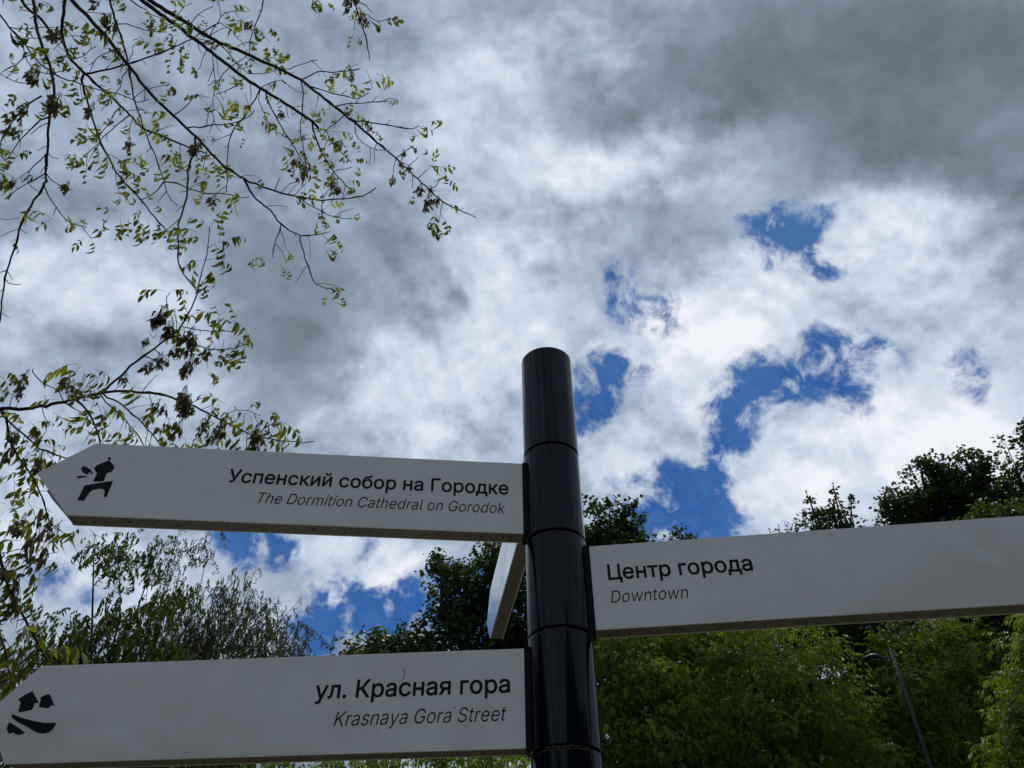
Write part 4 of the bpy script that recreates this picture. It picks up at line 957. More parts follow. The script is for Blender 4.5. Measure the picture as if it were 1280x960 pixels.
 ([(248, 366), (249, 352), (252, 338), (256, 325), (258, 319), (261, 300), (262, 283)], 1.5, 1.0, None, 0, .8),
 ([(224, 286), (229, 296), (233, 302)], 1.2, .8, None, 0, .3),
 ([(227, 272), (218, 280), (209, 287)], 1.2, .9, None, 0, .1),
 ([(77, 500), (74, 490), (66, 485), (55, 480), (46, 472), (41, 465), (41, 461)], 1.5, .9, None, 0, .1),
 ([(52, 509), (56, 500), (57, 494)], 1.1, .7, None, 0, 0),
 ([(52, 509), (56, 520), (59, 528), (63, 531)], 1.2, .7, None, 0, 0),
 ([(60, 529), (57, 540), (52, 547)], .9, .6, None, 0, 0),
 ([(9, 508), (14, 498), (19, 492), (30, 483)], 1.2, .8, None, 0, .1),
 ([(-10, 482), (6, 490), (18, 494)], 1.2, .8, 4.4, 0, .1),
 ([(309, 541), (308, 556), (306, 570)], 1.2, .8, None, 0, .4),
 ([(275, 525), (286, 516), (293, 513), (294, 508)], 1.2, .8, None, 0, .5),
 ([(294, 513), (310, 514), (326, 520)], .9, .7, None, 0, .9),
 ([(320, 545), (330, 536), (340, 530)], 1.1, .8, None, 0, .9),
 ([(222, 498), (233, 490), (233, 487)], 1.1, .7, None, 0, 0),
 ([(236, 500), (248, 499), (258, 496)], 1.0, .7, None, 0, 0),
 ([(97, 500), (98, 487), (104, 478), (108, 470)], 1.1, .8, None, 0, .9),
 ([(98, 496), (108, 484), (114, 474)], 1.0, .7, None, 0, .8),
 ([(182, 500), (190, 508), (186, 525), (178, 530)], .9, .7, None, 0, .4),
]

paths, samples = [], []          # samples: (px, py, depth)


def crom(P, step=7.0):
    P = [np.array(p, float) for p in P]
    Q = [2 * P[0] - P[1]] + P + [2 * P[-1] - P[-2]]
    out = []
    for i in range(1, len(Q) - 2):
        n = max(1, int(np.linalg.norm(Q[i + 1] - Q[i]) / step))
        for k in range(n):
            t = k / n
            out.append(.5 * ((2 * Q[i]) + (Q[i + 1] - Q[i - 1]) * t + (2 * Q[i - 1] - 5 * Q[i] + 4 * Q[i + 1] - Q[i + 2]) * t * t + (3 * Q[i] - 3 * Q[i - 1] + Q[i - 2] + 0) * 0 + (-Q[i - 1] + 3 * Q[i] - 3 * Q[i + 1] + Q[i + 2]) * t ** 3))
    out.append(P[-1])
    return np.array(out)


for (P, w0, w1, d0, drift, leafy) in BR:
    pl = crom(P)
    if d0 is None:
        best = min(samples, key=lambda s: (s[0] - pl[0][0]) ** 2 + (s[1] - pl[0][1]) ** 2)
        d0 = best[2]
        if (best[0] - pl[0][0]) ** 2 + (best[1] - pl[0][1]) ** 2 < 120: pl[0] = best[:2]
    L = np.concatenate([[0], np.cumsum(np.linalg.norm(np.diff(pl, axis=0), axis=1))])
    s = L / L[-1]
    wob = .10 * np.sin(L * .013 + pyr.uniform(0, 6)) * min(1, L[-1] / 200)
    dep = d0 + drift * s + (wob - wob[0])
    w = w0 + (w1 - w0) * s ** .8
    for i in range(len(pl)): samples.append((pl[i][0], pl[i][1], dep[i]))
    paths.append((pl, dep, w, L, leafy))

for (pl, dep, w, L, leafy) in paths:
    mb = MB(); pts, rad = [], []
    for i in range(len(pl)):
        j = np.array([pyr.gauss(0, .5), pyr.gauss(0, .5)]) if 0 < i < len(pl) - 1 else np.zeros(2)
        pts.append(at(pl[i][0] + j[0], pl[i][1] + j[1], dep[i]))
        knot = 1 + (.35 if pyr.random() < .16 and w[i] < 3 else 0)
        rad.append(max(.7, w[i] * 1.04) * .5 * dep[i] / F * knot)
    mb.tube(pts, rad, 7 if w[0] > 2.5 else 5)
    me = mesh_from('branch', *mb.out(), True)
    obj('branch' if w[0] > 2.2 else 'twig', me, M_BARK, near)

# short side shoots along every traced branch
shoots = []
extra = MB()
for (pl, dep, w, L, leafy) in paths:
    s = 12.0
    while s < L[-1]:
        s += pyr.uniform(16, 44) / (1.0 + .8 * leafy)
        if s > L[-1]: break
        i = int(np.searchsorted(L, s)) - 1
        p, q = pl[i], pl[min(i + 1, len(pl) - 1)]
        if not (-40 < p[0] < 620 and -40 < p[1] < 920): continue
        t = (q - p) / (np.linalg.norm(q - p) + 1e-6)
        sg = pyr.choice((-1, 1)); a = sg * pyr.uniform(.5, 1.3)
        dr = np.array([t[0] * math.cos(a) - t[1] * math.sin(a), t[0] * math.sin(a) + t[1] * math.cos(a)])
        ln = pyr.choice((4, 6, 10, 18, 28)) * (1 if leafy > .15 else .5)
        pts, pp = [], p.copy()
        n = max(2, int(ln / 4)); dd = dep[i]
        for k in range(n + 1):
            pts.append(at(pp[0], pp[1], dd))
            pp = pp + dr * ln / n; dr = dr + np.array([pyr.gauss(0, .12), pyr.uniform(-.04, .16)]); dr /= np.linalg.norm(dr); dd += pyr.gauss(0, .01)
        r = .42 * dd / F
        extra.tube(pts, [r * 1.25 - r * .5 * k / n for k in range(n + 1)], 4, False)
        shoots.append((pp[0], pp[1], dd, leafy, ln))
obj('twig_growth', extra.out(), M_BARK, near, kind='stuff')

# trunk and the limbs that carry those branches (to the left of and above the frame)
base = np.array([-7.4, 3.1, 0])
crotch = base + [.35, .1, 4.6]
mb = MB(); tp = [base + [0, 0, -.2], base + [.02, .03, .5], base + [.1, 0, 2.0], base + [.22, .1, 3.4], crotch]
mb.tube(tp, [.30, .22, .19, .165, .15], 14)
obj('trunk', mesh_from('trunk', *mb.out(), True), M_BARKG, near)
for (ax, ay, ad) in ((-60, -80, 5.9), (120, -50, 6.1), (30, -60, 5.0), (84, -40, 5.3), (-220, 490, 4.4), (-60, 600, 4.0), (-30, 720, 3.9), (130, -40, 5.8), (443, -30, 6.4), (331, -10, 6.2), (15, -40, 5.4)):
    e = at(ax, ay, ad)
    r1 = min(.5 * 5.0 * ad / F, .014)
    if ay < 0 and ax > 0:                    # these come over the top of the picture
        pts = [crotch - [0, 0, .15], at(-560, -120, 6.2), at(-260, -300, 6.2), at(ax * .6 - 60, -260, ad), at(ax - 14, ay - 60, ad), e]
        rr_ = [.07, .05, .035, .022, .014, r1]
    else:
        pts = [crotch - [0, 0, .15], crotch * .6 + e * .4 + np.array([0, 0, .2]), crotch * .2 + e * .8 + np.array([0, 0, .1]), e]
        rr_ = [.06, .04, .022, r1]
    mb = MB(); mb.tube([np.asarray(p, float) for p in pts], rr_, 8)
    obj('limb', mesh_from('limb', *mb.out(), True), M_BARKG, near)

# leaves: the large ones seen one by one (photo px, py, size px, heading degrees in view)
LV = [compound(nrng, int(nrng.choice([5, 5, 7, 3])), 1.0, nrng.uniform(.32, .44), hang=.55) for _ in range(9)]
LVY = [compound(nrng, int(nrng.choice([5, 7])), 1.0, nrng.uniform(.26, .36), curl=1.1, hang=.75) for _ in range(6)]   # half-unfolded
SV = [seed_cluster(nrng, 1.0) for _ in range(6)]
leaf_me = []
for grp, nm in ((LV, 'leaf'), (LVY, 'young_leaf')):
    for v, f in grp:
        for tv in (.15, .5, .85):
            me = mesh_from(nm, v, f, False, np.full(len(v), tv)); me.materials.append(M_LEAF_NEAR); leaf_me.append((nm, me))
seed_me = []
for v, f in SV:
    me = mesh_from('seed_cluster', v, f, False, np.full(len(v), .45)); me.materials.append(M_SEED); seed_me.append(me)

BIG = [  # px, py, size, heading (0 = right, 90 = up in the picture), young?
 (458, 88, 42, -60, 0), (470, 92, 34, -20, 0), (448, 80, 34, 200, 0), (430, 92, 26, 190, 0), (440, 88, 30, -100, 0), (462, 104, 26, 20, 0),
 (476, 26, 28, 0, 0), (474, 28, 24, -90, 0), (484, 24, 22, 20, 0), (443, 40, 22, -120, 0), (444, 44, 18, -40, 0), (402, 4, 24, -80, 0), (398, 2, 20, -140, 0), (408, 2, 18, -30, 0),
 (524, 158, 26, 10, 0), (528, 155, 22, -60, 0), (518, 163, 24, -110, 0), (534, 154, 22, 40, 0), (520, 182, 18, -80, 1), (526, 184, 18, -30, 1),
 (534, 212, 24, 30, 0), (546, 210, 26, 0, 0), (552, 214, 24, -50, 1), (558, 222, 22, -30, 1), (540, 208, 20, 70, 0),
 (545, 262, 30, -100, 0), (552, 268, 30, -60, 0), (556, 256, 22, 10, 0), (540, 272, 24, -120, 0), (548, 280, 24, -80, 0),
 (430, 130, 28, -60, 0), (440, 138, 26, -20, 0), (420, 142, 26, -100, 0), (432, 122, 24, 30, 0), (412, 136, 22, 180, 0),
 (405, 152, 28, -90, 0), (396, 160, 30, -120, 0), (410, 165, 30, -60, 0), (400, 175, 30, -90, 0), (420, 165, 26, 0, 0), (388, 168, 24, 180, 0), (440, 172, 28, -70, 0), (434, 180, 24, -100, 0),
 (392, 200, 30, -80, 0), (398, 214, 28, -100, 0), (390, 228, 26, -90, 0), (400, 236, 28, -60, 0), (382, 232, 26, -120, 0), (410, 232, 26, -40, 0), (376, 240, 24, -100, 0),
 (440, 200, 24, 20, 1), (446, 206, 22, -60, 1), (422, 206, 20, 160, 1), (434, 228, 22, 40, 0), (402, 262, 26, -90, 0), (408, 274, 26, -70, 0), (398, 280, 22, -120, 0), (412, 290, 24, -30, 1), (420, 296, 22, -60, 1),
 (344, 120, 26, -60, 0), (338, 134, 24, -120, 0), (352, 190, 26, -30, 0), (366, 182, 24, -90, 0), (372, 185, 22, -40, 0),
 (310, 22, 30, 200, 0), (316, 30, 28, -60, 0), (326, 34, 30, -80, 0), (332, 32, 26, -30, 0), (322, 46, 28, -100, 0), (330, 52, 28, -60, 0), (320, 66, 28, -110, 0), (328, 70, 30, -50, 0), (336, 76, 28, -20, 0), (316, 74, 24, 190, 0), (350, 66, 24, -60, 0), (356, 66, 22, -20, 0),
 (272, 8, 28, 60, 0), (278, 14, 26, -30, 0), (268, 4, 24, 120, 0), (290, 20, 24, -60, 0), (284, 8, 26, 30, 0), (230, 20, 26, -20, 0), (222, 14, 28, -90, 0), (236, 28, 24, -60, 0), (206, 4, 28, 30, 0), (216, 6, 26, -60, 0),
 (205, 45, 30, -100, 0), (212, 42, 30, -60, 0), (214, 66, 28, -110, 0), (228, 76, 26, -90, 0), (240, 80, 28, -60, 0), (204, 64, 26, 180, 0), (194, 60, 26, 140, 0), (208, 110, 26, -90, 0), (212, 106, 22, -40, 0),
 (260, 115, 26, 60, 0), (256, 118, 24, 160, 0), (288, 126, 26, 10, 0), (294, 132, 28, -60, 0), (300, 134, 26, 30, 0), (284, 136, 24, -120, 0), (290, 140, 30, -80, 0), (322, 146, 24, -40, 0),
 (284, 200, 26, -60, 0), (278, 196, 26, 160, 0), (290, 206, 26, -90, 0), (276, 210, 24, -110, 0), (264, 204, 22, -120, 0), (285, 238, 30, -70, 0), (280, 244, 26, -120, 0), (290, 240, 26, -20, 0), (255, 190, 28, -120, 0), (262, 196, 24, -40, 0),
 (198, 208, 28, -100, 0), (206, 208, 26, -40, 0), (192, 206, 28, -150, 0), (200, 196, 22, 30, 0), (246, 232, 28, 30, 1), (250, 240, 26, -90, 1), (214, 190, 24, 20, 1),
 (178, 200, 24, 160, 0), (184, 196, 24, -90, 0), (208, 168, 22, -70, 0), (190, 150, 28, -60, 0), (186, 142, 26, 30, 0), (182, 156, 26, -120, 0),
 (62, 108, 34, -100, 0), (56, 112, 32, -60, 0), (64, 60, 34, 200, 0), (70, 62, 32, -60, 0), (100, 20, 34, -40, 0), (110, 28, 36, -80, 0), (96, 26, 30, -150, 0), (104, 36, 32, -60, 0), (118, 36, 30, -30, 0), (36, 4, 30, 120, 0), (48, 8, 28, 20, 0),
 (95, 50, 28, -70, 0), (90, 54, 24, -120, 0), (128, 60, 30, -10, 0), (148, 50, 28, -110, 0), (144, 44, 28, 160, 0), (96, 108, 30, -70, 0), (92, 106, 26, -30, 0), (126, 112, 26, -60, 0), (116, 112, 24, -100, 0),
 (24, 114, 28, -150, 0), (28, 120, 28, -60, 0), (52, 130, 26, -80, 0), (2, 134, 30, -50, 0), (80, 122, 30, -90, 0), (72, 118, 30, -130, 0), (84, 128, 30, -70, 0),
 (124, 160, 28, 30, 0), (110, 152, 32, -120, 0), (116, 176, 28, 160, 0), (112, 186, 30, -120, 0), (120, 184, 32, -80, 0), (104, 196, 28, -140, 0), (118, 198, 32, -60, 0), (108, 204, 30, -90, 0), (130, 190, 26, -70, 0), (142, 196, 28, -20, 0), (150, 210, 26, 0, 0), (152, 216, 28, -70, 0), (160, 214, 24, -30, 0), (170, 224, 22, -60, 1),
 (146, 264, 30, 160, 0), (138, 268, 30, -130, 1), (160, 270, 30, -80, 0), (166, 266, 30, -60, 0), (158, 280, 30, -120, 0), (172, 276, 28, -90, 0), (182, 272, 28, -60, 0), (192, 276, 30, -60, 0), (150, 272, 28, -90, 0), (164, 284, 28, -40, 0),
 (212, 288, 30, -100, 0), (220, 290, 28, -90, 0), (224, 292, 26, -60, 0), (232, 290, 30, 170, 0), (240, 292, 34, -120, 0), (246, 290, 32, 160, 0), (262, 284, 32, 60, 0), (262, 286, 30, 130, 0), (268, 300, 34, -80, 0), (276, 300, 34, -50, 0), (284, 300, 32, 10, 0), (256, 302, 28, 150, 0),
 (252, 326, 30, 190, 0), (248, 330, 30, -120, 0), (258, 334, 28, -60, 0), (268, 328, 30, 0, 0), (274, 326, 28, -40, 0), (264, 338, 28, -60, 1), (250, 346, 28, -90, 0), (254, 350, 26, -60, 0),
 (206, 364, 28, 150, 0), (200, 362, 26, 190, 0), (214, 364, 28, 20, 0), (220, 362, 30, -50, 0), (106, 296, 22, -120, 0), (104, 290, 20, 80, 0), (114, 298, 22, -60, 1), (116, 286, 20, 0, 1),
 (6, 208, 34, -120, 0), (2, 214, 34, -60, 0), (8, 216, 30, -30, 0), (320, 322, 22, -10, 0), (330, 322, 22, 160, 0), (350, 330, 20, -40, 0),
 (408, 362, 20, 20, 1), (414, 362, 22, -10, 1), (408, 366, 22, -90, 1), (425, 368, 18, -40, 1),
 (278, 394, 40, 160, 0), (280, 396, 40, -120, 0), (286, 398, 38, -40, 0), (276, 400, 34, 100, 0), (280, 424, 38, -110, 0), (292, 428, 40, -70, 0), (288, 420, 36, -30, 0), (296, 430, 36, -80, 0), (298, 414, 26, -40, 0), (306, 414, 26, -50, 0),
 (232, 410, 34, 200, 0), (238, 414, 34, -60, 0), (226, 416, 34, -90, 0), (260, 420, 30, -50, 0), (215, 398, 30, 30, 0), (218, 400, 28, -20, 0), (240, 420, 30, -80, 0),
 (186, 500, 32, 150, 0), (190, 502, 30, -110, 0), (186, 504, 26, -50, 0), (96, 455, 40, 160, 0), (102, 456, 42, -120, 0), (110, 462, 42, -50, 0), (106, 466, 40, -110, 0), (118, 462, 38, -20, 0), (122, 470, 34, -60, 0), (112, 478, 30, -80, 0), (104, 480, 30, -110, 0),
 (118, 500, 44, -110, 0), (122, 504, 46, -80, 0), (128, 508, 42, -60, 0), (132, 504, 36, -30, 0), (154, 528, 42, -100, 0), (160, 530, 36, -60, 0), (72, 500, 28, 170, 0),
 (176, 530, 34, 30, 0), (186, 536, 36, 0, 0), (180, 546, 36, -60, 0), (172, 540, 34, -120, 0), (196, 540, 32, -30, 0), (118, 538, 34, -100, 0), (122, 532, 32, -40, 0), (112, 540, 30, 160, 0),
 (282, 506, 36, 150, 0), (288, 508, 34, -120, 0), (292, 508, 34, -50, 0), (306, 516, 40, -90, 0), (312, 518, 38, -60, 0), (318, 520, 36, -30, 0), (322, 524, 38, -80, 0), (310, 512, 26, 60, 0),
 (332, 534, 40, 20, 0), (340, 530, 40, -40, 0), (346, 528, 42, -80, 0), (350, 526, 40, -20, 0), (338, 526, 36, 60, 0), (318, 548, 38, -100, 0), (326, 550, 38, -60, 0), (312, 556, 34, -120, 0), (330, 546, 34, -30, 0), (306, 562, 30, -60, 0),
 (276, 532, 34, -110, 0), (270, 536, 30, 190, 0), (280, 540, 34, -60, 0), (256, 545, 32, -60, 0), (250, 540, 28, -100, 0), (232, 545, 34, -90, 0), (226, 548, 32, -120, 0), (236, 546, 28, -40, 0), (214, 520, 28, -50, 0), (292, 544, 30, -60, 0), (284, 528, 28, -30, 0),
 (30, 524, 30, 150, 0), (36, 526, 34, -30, 0), (40, 530, 34, -60, 0), (28, 532, 34, -120, 0), (36, 540, 32, -90, 0), (46, 528, 28, 0, 0), (50, 552, 34, 30, 0), (56, 556, 36, -20, 0), (48, 560, 38, -90, 0), (52, 568, 40, -110, 0), (44, 566, 38, -60, 0), (58, 566, 36, -60, 0), (40, 558, 34, 190, 0), (66, 560, 30, 20, 0),
 (18, 566, 34, -130, 0), (24, 572, 32, -50, 0), (14, 598, 40, 160, 0), (16, 600, 42, -60, 0), (18, 602, 44, -100, 0), (10, 602, 36, -160, 0), (24, 600, 30, 20, 0),
 (28, 620, 34, 30, 0), (34, 626, 36, -60, 0), (24, 630, 34, -120, 0), (40, 632, 34, -20, 0), (14, 650, 44, -110, 0), (22, 652, 40, -60, 0), (26, 646, 36, -20, 0), (6, 630, 34, 170, 0), (4, 640, 30, -120, 0),
 (26, 676, 42, 170, 0), (30, 680, 40, -110, 0), (36, 676, 36, 0, 0), (40, 694, 42, -100, 0), (30, 700, 38, -60, 0), (44, 690, 34, -30, 0), (18, 702, 42, -100, 0), (50, 712, 36, -90, 0),
 (5, 712, 40, -90, 0), (22, 720, 40, -110, 0), (28, 738, 40, -60, 0), (12, 742, 40, -100, 0), (8, 800, 48, -90, 0), (14, 806, 50, -60, 0), (20, 812, 48, -110, 0), (30, 806, 44, -40, 0), (28, 800, 44, 60, 0), (46, 810, 48, 10, 0), (60, 806, 56, 10, 0), (70, 812, 54, -40, 0), (80, 810, 52, -80, 0), (54, 816, 50, -60, 0),
 (10, 832, 44, -90, 0), (4, 838, 44, -60, 0), (24, 834, 44, -120, 0), (12, 850, 44, -80, 0), (2, 856, 44, -120, 0), (28, 846, 36, -60, 0), (0, 470, 30, -40, 0), (6, 464, 26, 0, 0),
]
SEEDS = [(203, 395, 34), (209, 392, 30), (201, 403, 34), (212, 412, 28), (217, 414, 26), (186, 430, 20), (191, 458, 24), (199, 452, 28), (203, 450, 26), (186, 462, 24), (158, 474, 24), (212, 454, 16),
 (243, 422, 34), (246, 430, 30), (224, 438, 24), (219, 440, 20), (238, 440, 26), (240, 456, 28), (233, 462, 26), (251, 450, 26), (262, 442, 26),
 (233, 494, 30), (231, 505, 34), (238, 506, 34), (236, 512, 30), (201, 508, 24), (207, 515, 26), (211, 532, 26), (260, 526, 22), (228, 538, 36), (254, 534, 28), (280, 536, 32), (268, 550, 24), (322, 544, 34), (328, 550, 30), (318, 552, 30),
 (36, 472, 26), (32, 484, 24), (28, 494, 22), (19, 478, 14), (88, 480, 30), (92, 484, 26), (132, 520, 14), (6, 498, 16),
 (374, 208, 26), (384, 212, 28), (378, 220, 26), (388, 220, 24), (417, 228, 28), (421, 236, 22), (368, 218, 20), (430, 202, 14), (440, 240, 14), (426, 238, 12), (428, 182, 20), (352, 146, 20), (420, 182, 14),
 (501, 208, 20), (503, 219, 22), (491, 228, 22), (527, 238, 24), (538, 240, 20), (536, 252, 26), (548, 254, 24), (534, 262, 24), (513, 211, 16), (505, 192, 16), (461, 154, 12), (464, 160, 14), (442, 96, 22), (440, 12, 28), (446, 2, 30), (436, 4, 24), (454, 24, 22), (459, 32, 20), (417, 102, 14),
 (163, 182, 24), (118, 140, 30), (76, 130, 34), (72, 140, 30), (80, 46, 34), (74, 52, 30), (140, 28, 30), (146, 36, 28), (126, 12, 28), (50, 96, 34), (36, 138, 26), (28, 150, 28), (20, 170, 26), (26, 166, 28), (192, 34, 26), (230, 62, 14), (316, 34, 20), (252, 186, 30), (246, 190, 28), (86, 236, 24), (20, 232, 18), (4, 236, 18), (270, 252, 22),
 (33, 655, 34), (53, 646, 26), (58, 670, 34), (73, 668, 34), (66, 655, 22), (41, 684, 32), (62, 690, 40), (12, 712, 32), (24, 736, 32), (24, 748, 36), (20, 566, 32), (26, 546, 30), (36, 576, 28), (54, 576, 34), (12, 842, 34), (4, 850, 30), (32, 838, 30),
]


def depth_near(px, py):
    b = min(samples, key=lambda s: (s[0] - px) ** 2 + (s[1] - py) ** 2)
    return b[2]


def view_dir(deg, rng_):
    """world heading whose image direction is about deg: mix of across-the-view and away/towards"""
    a = math.radians(deg)
    v = RT * math.cos(a) + UP * math.sin(a) + FW * rng_.uniform(-.35, .35)
    return v / np.linalg.norm(v)


items = []
for (px, py, sz, deg, yg) in BIG:
    items.append((px, py, sz * .92, deg + pyr.uniform(-12, 12), yg, depth_near(px, py) + pyr.uniform(-.06, .06)))
for (px, py, dd, leafy, ln) in shoots:
    dense = .25 if (px < 300 and py < 290) else 0
    k = (2 if pyr.random() < .4 + dense else 1) if pyr.random() < leafy * .62 + dense else 0
    for _ in range(k):
        items.append((px, py, pyr.uniform(12, 24) * (1.3 if dd < 5 else 1), pyr.choice([pyr.uniform(-150, -30), pyr.uniform(0, 360)]), 1 if pyr.random() < .55 else 0, dd))
items.sort(key=lambda t: -t[2])
rest = dict(pos=[], yaw=[], pit=[], sc=[], ti=[])
for n, (px, py, sz, deg, yg, dd) in enumerate(items):
    p = at(px, py, dd); v = view_dir(deg, pyr)
    yaw = math.atan2(v[1], v[0]); pitch = -math.asin(max(-1, min(1, v[2]))) * .75
    s = sz * 1.02 * dd / F
    if n < 300:
        pool = leaf_me[27:] if yg else leaf_me[:27]
        nm, me = pyr.choice(pool)
        o = bpy.data.objects.new(nm, me); COL.objects.link(o); o.parent = near
        o.location = Vector(p) - near.location
        o.rotation_euler = (pyr.uniform(-.4, .4), pitch, yaw)
        o.scale = (s, s, s)
    else:
        rest['pos'].append(p); rest['yaw'].append(yaw); rest['pit'].append(pitch); rest['sc'].append(s); rest['ti'].append(pyr.random())
if rest['pos']:
    v, f, t = scatter(LVY + LV[:4], np.array(rest['pos']), np.array(rest['yaw']), np.array(rest['pit']), np.array(rest['sc']), np.array(rest['ti']), nrng)
    obj('small_foliage', mesh_from('small_foliage', v, f, False, t), M_LEAF_NEAR, near, kind='stuff')
for (px, py, sz) in SEEDS:
    dd = depth_near(px, py); s = sz * .80 * dd / F
    p = at(px, py - sz * .4, dd)
    o = bpy.data.objects.new('seed_cluster', pyr.choice(seed_me)); COL.objects.link(o); o.parent = near
    o.location = Vector(p) - near.location
    o.rotation_euler = (pyr.uniform(-.15, .15), pyr.uniform(-.15, .15), pyr.uniform(0, 6.28)); o.scale = (s, s, s)


# ------------------------------------------------------------------ trees farther off
def tree(name, label, lobes, mat, seed, n_leaf, leaf_size, kind='compound', clump=.16, shell=.45, base=None, group=None, bark=None,
         cat='tree', clumps_per=26, extra_limbs=0, flat=.7, leaf_n=5, trunk_r=.22, narrow=1.0, hang=.6, airy=False, pit0=.25):
    """lobes: (px, py, depth, r px) -> soft balls of leaf clumps on limbs from one trunk that stands on the ground"""
    rng = np.random.default_rng(seed)
    C = np.array([at(a, b, d) for a, b, d, r in lobes]); R = np.array([r * d / F for a, b, d, r in lobes])
    if base is None:
        bx, by = np.average(C[:, 0], weights=R ** 2), np.average(C[:, 1], weights=R ** 2) + .3
    else:
        q = at(*base); bx, by = q[0], q[1]
    root = empty(name, (bx, by, 0), label, cat, group)
    bark = bark or M_BARK
    # template leaves
    if kind == 'compound':
        var = [compound(rng, leaf_n, 1.0, rng.uniform(.34, .46), lo=True, stalk=False, narrow=narrow, hang=hang) for _ in range(8)]
    else:                                   # sprig of single broad leaves
        var = []
        for _ in range(8):
            V, Fc = [], []
            for k in range(6):
                v, f = leaflet_lo(rng.uniform(.34, .55), rng.uniform(.30, .44), rng.uniform(-.1, .5))
                o = rng.normal(0, .26, 3)
                kk = len(V); V.extend((v @ rotm(rng.uniform(0, 6.28), rng.uniform(-.5, .9), rng.uniform(-.8, .8)).T + o).tolist()); Fc.extend([tuple(i + kk for i in t) for t in f])
            var.append((np.array(V), np.array(Fc, int)))
    # clump centres
    w = R ** 2 / (R ** 2).sum()
    cc, cr, co = [], [], []
    for k in range(len(C)):
        m = max(5, int(round(clumps_per * len(C) * w[k])))
        d = rng.normal(size=(m, 3)); d /= np.linalg.norm(d, axis=1)[:, None]
        rad = rng.uniform(shell, 1.0, m) ** .6
        q = C[k] + d * (R[k] * rad)[:, None] * [1, 1, .92]
        cc.append(q); cr.append(R[k] * rng.uniform(.6, 1.45, m)); co.append(d)
    cc, cr, co = np.concatenate(cc), np.concatenate(cr), np.concatenate(co)
    pr = cr ** 1.5 / (cr ** 1.5).sum()
    idx = rng.choice(len(cc), n_leaf, p=pr)
    off = rng.normal(size=(n_leaf, 3)) * [1, 1, flat]
    ln = np.linalg.norm(off, axis=1)[:, None]
    off = off / ln * np.minimum(ln, 2.1) * clump * cr[idx][:, None]
    pos = cc[idx] + off
    outv = co[idx] + off / (cr[idx][:, None] * clump) * .6
    yaw = np.arctan2(outv[:, 1], outv[:, 0]) + rng.normal(0, .7, n_leaf)
    pit = rng.normal(pit0, .35, n_leaf)
    sc = leaf_size * rng.uniform(.65, 1.3, n_leaf)
    tint = np.clip(rng.normal(.5, .22, n_leaf) + .22 * np.sin(idx * 12.9898), 0, 1)
    v, f, t = scatter(var, pos, yaw, pit, sc, tint, rng)
    obj('crown', mesh_from('crown', v, f, False, t), mat, root)
    # trunk, limbs, fine branches
    zc = float(np.average(C[:, 2], weights=R ** 2)); low_z = float((C[:, 2] - R).min())
    crot = np.array([bx, by, max(.5, min(low_z * .9, zc * .6))])
    mb = MB(); mb.tube([(bx, by, -.2), (bx + .03, by, crot[2] * .5), tuple(crot)], [trunk_r * 1.25, trunk_r, trunk_r * .8], 10)
    obj('trunk', mesh_from('trunk', *mb.out(), True), bark, root)
    for k in range(len(C)):
        e = C[k]; mid_ = crot * .5 + e * .5 + np.array([rng.normal(0, .1), rng.normal(0, .1), .12 * np.linalg.norm(e - crot)])
        mb = MB(); r0 = trunk_r * (.26 if airy else .5)
        top = e + np.array([rng.normal(0, .1 * R[k]), 0, R[k] * .12])
        bend = (mid_ + e) / 2 + rng.normal(0, .06, 3) * np.linalg.norm(e - crot) * .5
        mb.tube([crot - [0, 0, .2], mid_, bend, e], [r0, r0 * .6, r0 * .4, r0 * .1], 7)
        sel = [i for i in range(len(cc)) if np.linalg.norm(cc[i] - e) < R[k] * 1.2]
        rng.shuffle(sel)
        for i in sel[:14 if airy else 7]:
            s_ = e + (top - e) * rng.uniform(-.2, .3)
            q = cc[i]; h = (s_ + q) / 2 + np.array([0, 0, .06 * R[k]])
            mb.tube([s_, h, q], [r0 * .16, r0 * .10, r0 * .03], 4, False)
        obj('limb', mb.out(), bark, root)
    return root


# --- lower left, behind the twigs
G1 = 'trees standing behind the signs'
tree('bushy_tree', 'dense dark olive tree with drooping leaf sprays, between the tips of the left signs',
     [(150, 700, 9.5, 42), (180, 760, 9.5, 45), (120, 800, 9, 42), (75, 800, 9, 30), (165, 830, 9.2, 60), (90, 850, 9, 50), (40, 770, 9.2, 26), (30, 820, 9, 34), (118, 668, 9.5, 16), (200, 680, 9.6, 20), (100, 900, 9.5, 90), (220, 900, 9.8, 80)],
     M_LEAF_OLIVE, 21, 4600, .165, clump=.21, clumps_per=22, base=(165, 900, 9.6), group=G1, hang=.8, narrow=.85, trunk_r=.10, flat=.8, airy=True, leaf_n=7)
tree('willow_tree', 'airy grey green tree between the two left signs, right of the dense olive tree',
     [(225, 690, 12.5, 34), (262, 678, 12.5, 18), (245, 760, 12, 45), (300, 740, 12.5, 26), (318, 715, 12.3, 11), (345, 755, 12.3, 22), (300, 790, 12, 50), (355, 805, 12, 32), (380, 812, 12, 12), (215, 810, 12, 50), (290, 860, 12, 90), (200, 730, 12.4, 22), (375, 750, 12.3, 10)],
     M_LEAF_GREY, 22, 3800, .17, clump=.24, clumps_per=17, base=(186, 900, 12.0), group=G1, hang=.7, narrow=.6, trunk_r=.09, flat=.8, airy=True, leaf_n=7, bark=M_BARKG)
